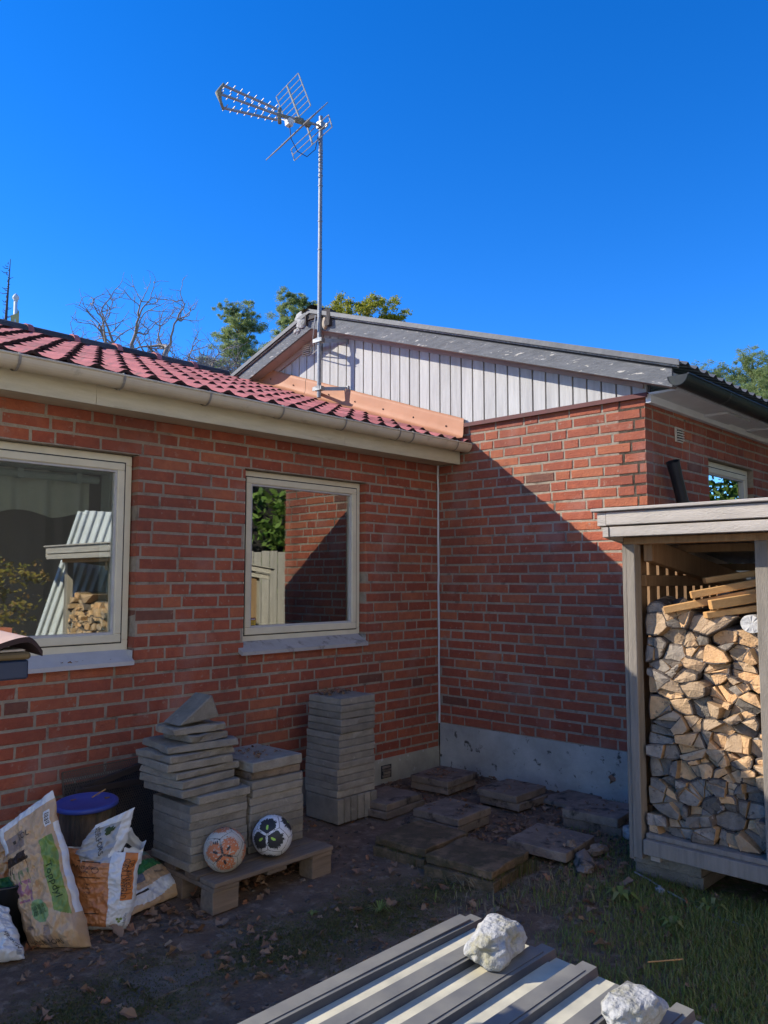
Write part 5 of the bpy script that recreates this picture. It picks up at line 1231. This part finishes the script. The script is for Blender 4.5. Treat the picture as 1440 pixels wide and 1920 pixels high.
# the larger fallen leaves, each one an object
spots = [(-2.62, -1.86), (-2.9, -1.70), (-2.05, -2.02), (-1.93, -1.98), (-1.80, -2.25), (-1.66, -2.28), (-1.72, -2.33), (-1.16, -1.98), (-1.20, -2.05), (-3.25, -1.32), (-3.05, -1.2), (-2.95, -1.22), (-3.38, -1.02), (-3.33, -.99), (-3.12, -.93), (-2.2, -2.2), (-3.05, -2.1), (-2.85, -2.35),
         (-2.44, -1.55), (-2.3, -1.62), (-1.98, -1.68), (-1.10, -.78), (-1.06, -.73), (-.27, -.52), (-2.02, -2.55), (-1.75, -2.7), (-2.1, -2.95), (-1.55, -2.5), (-1.42, -2.35), (-1.33, -2.3), (-1.9, -3.05), (-2.0, -3.2), (-1.36, -2.62), (-1.22, -2.7), (-3.3, -1.75), (-3.42, -1.95), (-2.72, -2.15), (-3.6, -1.6), (-2.0, -1.35), (-2.12, -1.22)]
lme = []
for k, L_ in enumerate(LM): 
    me = L_.mesh('fallen_leaf', m_leaf); lme.append(me)
for k, (x, y) in enumerate(spots):
    o = link('fallen_leaf', lme[k % 8], None, (x, y, gh(x, y)+.012)); s = r.uniform(.05, .085); o.scale = (s, s, s); o.rotation_euler = (R(U(-25, 25)), R(U(-20, 20)), U(0, 6.28))
    zn = ('beside the tan soil bag' if x < -3.25 and y > -1.25 else 'between the bags and the pallet' if x < -2.9 and y > -1.25 else 'far left in front of the bags' if x < -3.2 else 'in front of the pallet' if x < -2.35 and y > -1.9 else 'above the tin sheets, left' if x < -2.35 else
          'among the slab pairs' if x > -1.3 and y > -1.5 else 'left of the mossy slabs' if y > -1.75 else 'near side of the mossy slabs' if y > -2.15 and x < -1.4 else 'by the long greenish rock' if y > -2.15 else 'on the grass near the tin sheets' if x < -1.8 else 'on the grass below the shed corner' if y < -2.45 else 'on the grass edge below the rocks')
    tag(o, f"{['curled', 'broad', 'folded', 'small pale', 'ragged', 'long', 'twisted', 'flat'][k % 8]} dry brown leaf {zn}", 'leaf', 'fallen leaves on the yard')
o = link('fallen_leaf', lme[2], None, (-.012, -1.53, .165)); o.scale = (.075,)*3; o.rotation_euler = (R(80), R(70), R(80)); tag(o, 'brown oak leaf stuck on the painted plinth', 'leaf')
# weeds, stones, sticks on the ground
def tuft(loc, n, h, w_, label, m=m_grass, broad=False):
    q = MB(); 
    for k in range(n):
        a = 6.28*k/n+U(-.3, .3); l = h*U(.7, 1.2); ca, sa = math.cos(a), math.sin(a); p = [(0, 0, 0), (ca*l*.5, sa*l*.5, h*U(.35, .6)), (ca*l*1.0, sa*l*1.0, h*U(.15, .4))]
        for (x, y, z), f in zip(p, (.5, 1, .1)): q.v += [(x-sa*w_*f, y+ca*w_*f, z), (x+sa*w_*f, y-ca*w_*f, z)]
        o_ = len(q.v)-6; q.f += [(o_, o_+1, o_+3, o_+2), (o_+2, o_+3, o_+5, o_+4)]; q.m += [0, 0]
    return tag(q.build('weed', m, None, loc=(*loc, gh(*loc))), label, 'plant', 'weeds in the yard')
tuft((-2.38, -1.63), 22, .075, .003, 'thin-leaved grass tuft on the dark earth, right of the pallet front', m_grass)
tuft((-1.50, -2.36), 8, .10, .014, 'broad-leaved dark green plantain just below the shed corner')
tuft((-1.62, -2.66), 9, .08, .011, 'broad-leaved weed in the middle of the grass'); tuft((-1.35, -2.72), 7, .09, .010, 'broad-leaved weed by the shed sill in the grass')
tuft((-1.88, -1.72), 16, .09, .0025, 'wispy grass tuft at the near side of the mossy slabs', m_straw); tuft((-2.6, -1.42), 9, .03, .006, 'tiny green seedling in front of the pallet', m_grass)
q = MB(); q.tube([(-2.10, -2.78, .055), (-1.99, -2.87, .058)], .0028, 6); tag(q.build('straw_stalk', m_plank), 'straight pale stalk lying on the grass', 'stalk')
for loc, s, rz, lb in (((-1.24, -2.02, .03), (.15, .05, .035), 32, 'long greenish rock lying left of the wood shed'), ((-1.17, -1.90, .04), (.045, .035, .06), 10, 'upright grey rock behind the long greenish one'), ((-1.03, -1.98, .035), (.07, .03, .03), -20, 'flat pinkish rock near the shed post'), ((-1.28, -2.45, .014), (.035, .02, .016), 40, 'small white pebble under the shed sill')):
    me = lump((0, 0, 0), s, len(lb), 4, .35, 1.5); me.materials.append(m_slabd if 'rock' in lb else m_stone); o = link('rock', me, None, loc); o.rotation_euler = (0, 0, R(rz)); tag(o, lb, 'rock')
q = MB(); q.tube([(-1.16, -2.26, .02), (-1.2, -2.36, .016), (-1.26, -2.46, .012), (-1.4, -2.75, .015), (-1.43, -2.9, .02)], .004, 6); tag(q.build('cable', mat('pale_cable', (.3, .3, .3)), None), 'thin pale cable on the earth along the shed sill', 'cable')
r = random.Random(8); q = MB()
for k in range(900):
    x, y = r.uniform(-4, -.2), r.uniform(-3.2, -.3); s = r.uniform(.003, .009)
    if not inview((x, y, 0), 20): continue
    q.box(x-s, x+s, y-s, y+s, gh(x, y)-.002, gh(x, y)+s*1.1, 0, s*.5)
tag(q.build('gravel', mat('yard_gravel', (.16, .13, .10), (.08, .065, .05), 20, .95, rnd=.4), None), kind='stuff')

# ------------------------------------------------------------------ trees
def tree(name, label, base, H, crown, trunk_r, leafm, nleaf, lsize, seed, group=None, barkm=None, flat=.5, cat='tree', lean=(0, 0), long=1.0, wf=.5):
    """crown: list of (x,y,z,r) clumps relative to the base; limbs run from the trunk to every clump"""
    r = random.Random(seed); t = thing(name, label, cat, base, 0, group)
    q = MB(); top = Vector((lean[0], lean[1], H*.95)); pts = [Vector((0, 0, -.2)).lerp(top, k/6)+Vector((r.uniform(-.1, .1), r.uniform(-.1, .1), 0))*(k > 0) for k in range(7)]
    q.tube(pts, [trunk_r*(1-.8*k/6) for k in range(7)], 8)
    for cx, cy, cz, cr in crown:
        k = max(.1, min(.98, (cz-cr*.6)/H)); a = pts[0].lerp(top, k); e = Vector((cx, cy, cz)); mid = a.lerp(e, .5)+Vector((0, 0, -.1*cr))
        q.tube([a, mid, e], [trunk_r*.28, trunk_r*.18, trunk_r*.06], 5)
    q.build('trunk', barkm or m_trunk, t)
    q = MB(); tot = sum(c[3]**2 for c in crown)
    for cx, cy, cz, cr in crown:
        sub = [(r.gauss(0, .5)*cr, r.gauss(0, .5)*cr, r.gauss(0, .42)*cr*flat*1.6, r.uniform(.2, .5)*cr) for _ in range(16)]
        for _ in range(int(nleaf*cr*cr/tot)):
            sx, sy, sz, sr = sub[r.randrange(16)]
            d = Vector((r.gauss(0, 1), r.gauss(0, 1), r.gauss(0, 1))).normalized()*sr*r.uniform(.2, 1.0)
            p = Vector((cx+sx+d.x, cy+sy+d.y, cz+sz+d.z*flat*1.4)); s = lsize*r.uniform(.6, 1.4)
            u = Vector((r.gauss(0, 1), r.gauss(0, 1), r.gauss(0, .6)+.3)).normalized(); v_ = u.cross(Vector((r.gauss(0, 1), r.gauss(0, 1), r.gauss(0, 1)))).normalized()
            o = len(q.v); q.v += [tuple(p-u*s*long), tuple(p+v_*s*wf), tuple(p+u*s*long), tuple(p-v_*s*wf)]; q.f.append((o, o+1, o+2, o+3)); q.m.append(0)
    q.build('crown', leafm, t); return t
def clumps(seed, n, rad, z0, z1, rmin, rmax, shape):
    r = random.Random(seed); out = []
    for k in range(n):
        t = (k+.5)/n; z = z0+(z1-z0)*t; R_ = rad*shape(t); a = k*2.4+r.uniform(-.5, .5); d = R_*r.uniform(.35, 1)
        out.append((d*math.cos(a), d*math.sin(a), z+r.uniform(-.3, .3), r.uniform(rmin, rmax)*(.55+.45*shape(t))))
    return out
cone = lambda t: max(.12, 1-t*.95); dome = lambda t: max(.25, math.sin(math.pi*min(.97, t*.8+.22)))
# pines and oak beyond the roofs
tree('pine_tree', 'pointed green pine behind the tiled roof, right of the dead oak', (21.2, 32.3, 0), 16.6, clumps(1, 26, 2.9, 11.2, 16.9, .8, 1.2, lambda t: max(.15, 1.05-t*.9)), .22, m_pine, 60000, .042, 1, 'pines beyond the roofs', long=2.2, wf=.3)
tree('pine_tree', 'taller dark pine just left of the antenna mast', (26.6, 33.6, 0), 19.0, clumps(2, 26, 3.2, 11, 19.3, .9, 1.35, lambda t: max(.35, 1-t*.7)), .28, m_pine, 80000, .048, 2, 'pines beyond the roofs', long=2.2, wf=.3)
tree('pine_tree', 'low pine between the pointed pine and the gable', (24.6, 33.5, 0), 15.4, clumps(12, 22, 2.6, 9.5, 16.0, .8, 1.2, cone), .2, m_pine, 40000, .042, 12, 'pines beyond the roofs', long=2.2, wf=.3)
tree('oak_tree', 'yellowing oak crown showing over the gable, right of the mast', (21.3, 23.0, 0), 14.2, [(-.6, .45, 14.7, .8), (-1.0, .9, 14.3, .85), (-.2, .1, 14.1, .85), (.45, -.45, 14.5, .7), (.75, -.7, 15.0, .7), (1.2, -1.15, 14.5, .7), (1.0, -.9, 13.9, .8), (0, 0, 13.3, 1.2), (-1.4, 1.3, 13.7, .9), (1.5, -1.4, 13.8, .6), (.5, -.4, 13.6, .9)], .2, m_oakleaf, 26000, .05, 3)
def tree_copy(src, label, loc, sc_, rz, group):
    t = src.copy(); C.objects.link(t); t.location = loc; t.scale = (sc_,)*3; t.rotation_euler = (0, 0, rz); t['label'] = label; t['group'] = group
    for ch in src.children: c = ch.copy(); C.objects.link(c); c.parent = t
    return t
PG = 'pines beyond the roofs'
pa = tree('pine_tree', 'pine over the black gutter, leftmost of the right-hand row', (37.0, 12.0, 0), 13.0, clumps(30, 32, 3.3, 8, 12.6, .7, 1.3, dome), .22, m_pine, 46000, .045, 30, PG, long=2.0, wf=.3)
pb2 = tree('pine_tree', 'tallest rounded pine of the right-hand row', (37.8, 10.2, 0), 13.6, clumps(31, 32, 3.4, 8, 13.2, .7, 1.3, dome), .22, m_pine, 46000, .045, 31, PG, long=2.0, wf=.3)
tree_copy(pb2, 'pine cut by the right edge of the photo', (35.5, 8.6, 0), 0.882, 1.3, PG)
tree_copy(pa, 'lower light green pine in front of the right-hand row', (32.5, 10.0, 0), 0.815, 3.0, PG)
tree_copy(pb2, 'front pine at the far right above the gutter', (33.5, 8.5, 0), 0.765, 4.7, PG)
tree_copy(pa, 'small distant pine peeping over the black gutter', (41, 14.0, 0), 1.000, 6.4, PG)
tree_copy(pb2, 'rounded pine farther left, just right of the gable roof end', (40, 15.6, 0), .93, 2.2, PG)
# dead oak
def branchy(name, label, base, H, seed, trunk_r, cat='tree'):
    r = random.Random(seed); t = thing(name, label, cat, base); q = MB()
    def br(p, d, L_, rad, lev):
        pts = [p]; dd = d.copy(); n = 5
        for k in range(n):
            dd = (dd+Vector((r.gauss(0, .25), r.gauss(0, .25), r.gauss(.02, .24)))).normalized(); pts.append(pts[-1]+dd*L_/n)
        q.tube(pts, [rad*(1-.5*k/n) for k in range(n+1)], 6 if lev < 2 else 4, caps=False)
        if lev >= 5 or rad < .019: return
        for k in range(r.choice((2, 2, 2, 3)) if lev else 5):
            i = r.randint(2, n); nd = (dd*.55+Vector((r.gauss(0, .75), r.gauss(0, .75), r.gauss(.12, .5)))).normalized()
            br(pts[i], nd, L_*r.uniform(.6, .85), rad*r.uniform(.46, .62), lev+1)
        br(pts[-1], (dd+Vector((r.gauss(0, .3), r.gauss(0, .3), .1))).normalized(), L_*.72, rad*.5, lev+1)
    q.tube([(0, 0, 0), (.1, 0, H*.3), (-.05, .1, H*.6)], [trunk_r*1.3, trunk_r, trunk_r*.85], 10)
    sideways = [Vector((-.75, .45, .5)), Vector((-.25, .15, .95)), Vector((.1, -.05, 1)), Vector((.55, -.5, .75)), Vector((.8, -.65, .25))]
    for k, d in enumerate(sideways): br(Vector((-.05, .1, H*.58)), d.normalized(), H*.128*(1.05-.06*k), trunk_r*.55, 1)
    q.build('trunk', m_deadwood, t, smooth=True); return t
branchy('dead_oak', 'bare bleached oak with crooked branches behind the tiled roof', (14.9, 30.4, 0), 18.7, 4, .34)
branchy('dead_oak', 'smaller bare oak reaching over the ridge in front of the pine', (17.2, 29.3, 0), 16.6, 14, .28)
t = thing('dead_spruce', 'thin bare spruce top at the far left edge', 'tree', (10.55, 37.9, 0)); q = MB(); r = random.Random(6)
q.tube([(0, 0, 0), (0, 0, 14), (.15, .02, 18.2)], [.2, .09, .015], 6)
for k in range(46):
    z = 12.5+k*.12; a = r.uniform(0, 6.28); l = r.uniform(.25, .8)*(1-(z-12.5)/8); q.tube([(.05, 0, z), (l*.5*math.cos(a), l*.5*math.sin(a), z-.03), (l*math.cos(a), l*math.sin(a), z+.06)], [.022, .018, .01], 4)
q.build('trunk', mat('dead_spruce_bark', (.10, .08, .08), (.07, .06, .06), 5, .9), t)
t = thing('flagpole', 'white flagpole with a ball finial and limp yellow pennant behind the ridge', 'flagpole', (3.85, 19.1, 0)); q = MB()
q.tube([(0, 0, 0), (0, 0, 9.55)], [.075, .05], 12); q.build('pole', m_white, t, smooth=True); q = MB(); q.lathe([(0, 9.53), (.06, 9.54), (.05, 9.58), (.09, 9.62), (.09, 9.68), (.05, 9.74), (.015, 9.77), (0, 9.8)], 14); q.build('finial', m_white, t, smooth=True)
q = MB(); q.grid(10, 14, lambda u, v: (.06+u*.22*(1-.2*v)*math.cos(u*3), .03*math.sin(u*9+v*3)-.08*u, 9.35-1.6*v-.28*u*(1-v))); q.build('pennant', mat('yellow_cloth', (.55, .48, .22), (.5, .42, .15), 5, .8), t, smooth=True)
# garden behind the camera (seen only in the panes)
for k, (x, y, h) in enumerate(((6.5, -5.2, 5.5), (8.6, -7.6, 7), (5.2, -9.0, 6.5), (10.5, -4.2, 6), (7.4, -11.5, 8), (2.4, -11.5, 6), (-1.0, -12, 7))):
    tree('hedge_tree', ['light green leafy tree beyond the wood shed', 'tall leafy tree far beyond the wood shed', 'leafy tree at the garden corner', 'leafy tree opposite the side window', 'tallest leafy tree at the back', 'leafy tree behind the dark fence, right', 'leafy tree behind the dark fence, middle', 'leafy tree behind the dark fence, left', 'leafy tree behind the dark fence, far left'][k], (x, y, 0), h, clumps(60+k, 15, 2.0, .9, h-.4, 1.0, 1.5, dome), .16, m_conif, 11000, .085, 60+k, 'leafy trees around the garden')
fe = thing('garden_fence', 'tall dark board fence behind the viewpoint', 'fence', (1, -8.4, 0)); x = -2.4; r = random.Random(2)
while x < 4.2:
    q = MB(); q.box(x, x+.14, -.011, .011, .03, 3.7+r.uniform(-.02, .02)); q.build('board', m_darkfence, fe); x += .1395
for z in (.5, 1.6, 3.2):
    q = MB(); q.box(-2.4, 4.2, -.05, -.012, z, z+.09); q.build('rail', m_darkfence, fe)
f2 = thing('board_fence', 'pale grey board fence beyond the wood shed', 'fence', (3.6, -5.4, 0), R(38)); x = -1.8
while x < 3:
    q = MB(); q.box(x, x+.12, -.011, .011, .03, 1.95+r.uniform(-.02, .02)); q.build('board', m_woodv, f2); x += .128
bp_ = thing('brick_pile', 'loose red bricks piled in steps on the lawn behind the viewpoint', 'brick pile', (-1.55, -5.3, 0)); m_loose = mat('loose_brick', (.40, .13, .07), (.34, .10, .05), 14, .9, .3, 60, rnd=.15)
bm_ = MB(); bm_.box(-.125, .125, -.055, .055, 0, .062); lbm = bm_.mesh('brick', m_loose)
for k in range(20):
    for i in range(6):
        for j in range(3):
            if i > 5.5-max(0, k-9)*.42: continue
            o = link('brick', lbm, bp_, (-.7+i*.26+(k % 2)*.06+r.uniform(-.01, .01), j*.118-.1, k*.0635)); o.rotation_euler = (0, 0, R(r.uniform(-3, 3)))
tree('shrub', 'yellowing loose shrub behind the brick pile', (-1.2, -6.3, 0), 1.7, clumps(90, 12, .7, .5, 1.8, .3, .5, dome), .03, m_yel, 2600, .035, 90, cat='shrub')

# unseen white house, added so its sunlit wall bounces light into the shade
nb = thing('sun_bounce_house', 'large white rendered house added unseen behind the viewpoint to bounce sunlight', 'house'); m_rend = mat('white_render', (.78, .75, .68), (.72, .69, .62), 5, .9, .2, 60)
q = MB(); q.box(-21, -2.6, -16, -8.6, 0, 7.6); q.build('wall', m_rend, nb)
q = MB(); q.prism([(-16.6, 7.55), (-8.1, 7.55), (-12.4, 10.1)], 19.2, 0, T(-21.4, 0, 0), 'x'); q.build('roof', m_ridge, nb, fix=True)
for x in (-19, -15.5, -11.5, -8, -5.2):
    for z in (1.0, 3.9):
        f = frame_mb(x, x+1.2, z, z+1.4, -8.598, -8.53, .08).build('window', m_white, nb); q = MB(); q.box(x+.08, x+1.12, -8.597, -8.56, z+.08, z+1.32); q.build('pane', m_dark, f)
q = MB(); q.box(-13.4, -12.4, -8.598, -8.55, .1, 2.2); q.build('door', m_slat, nb)
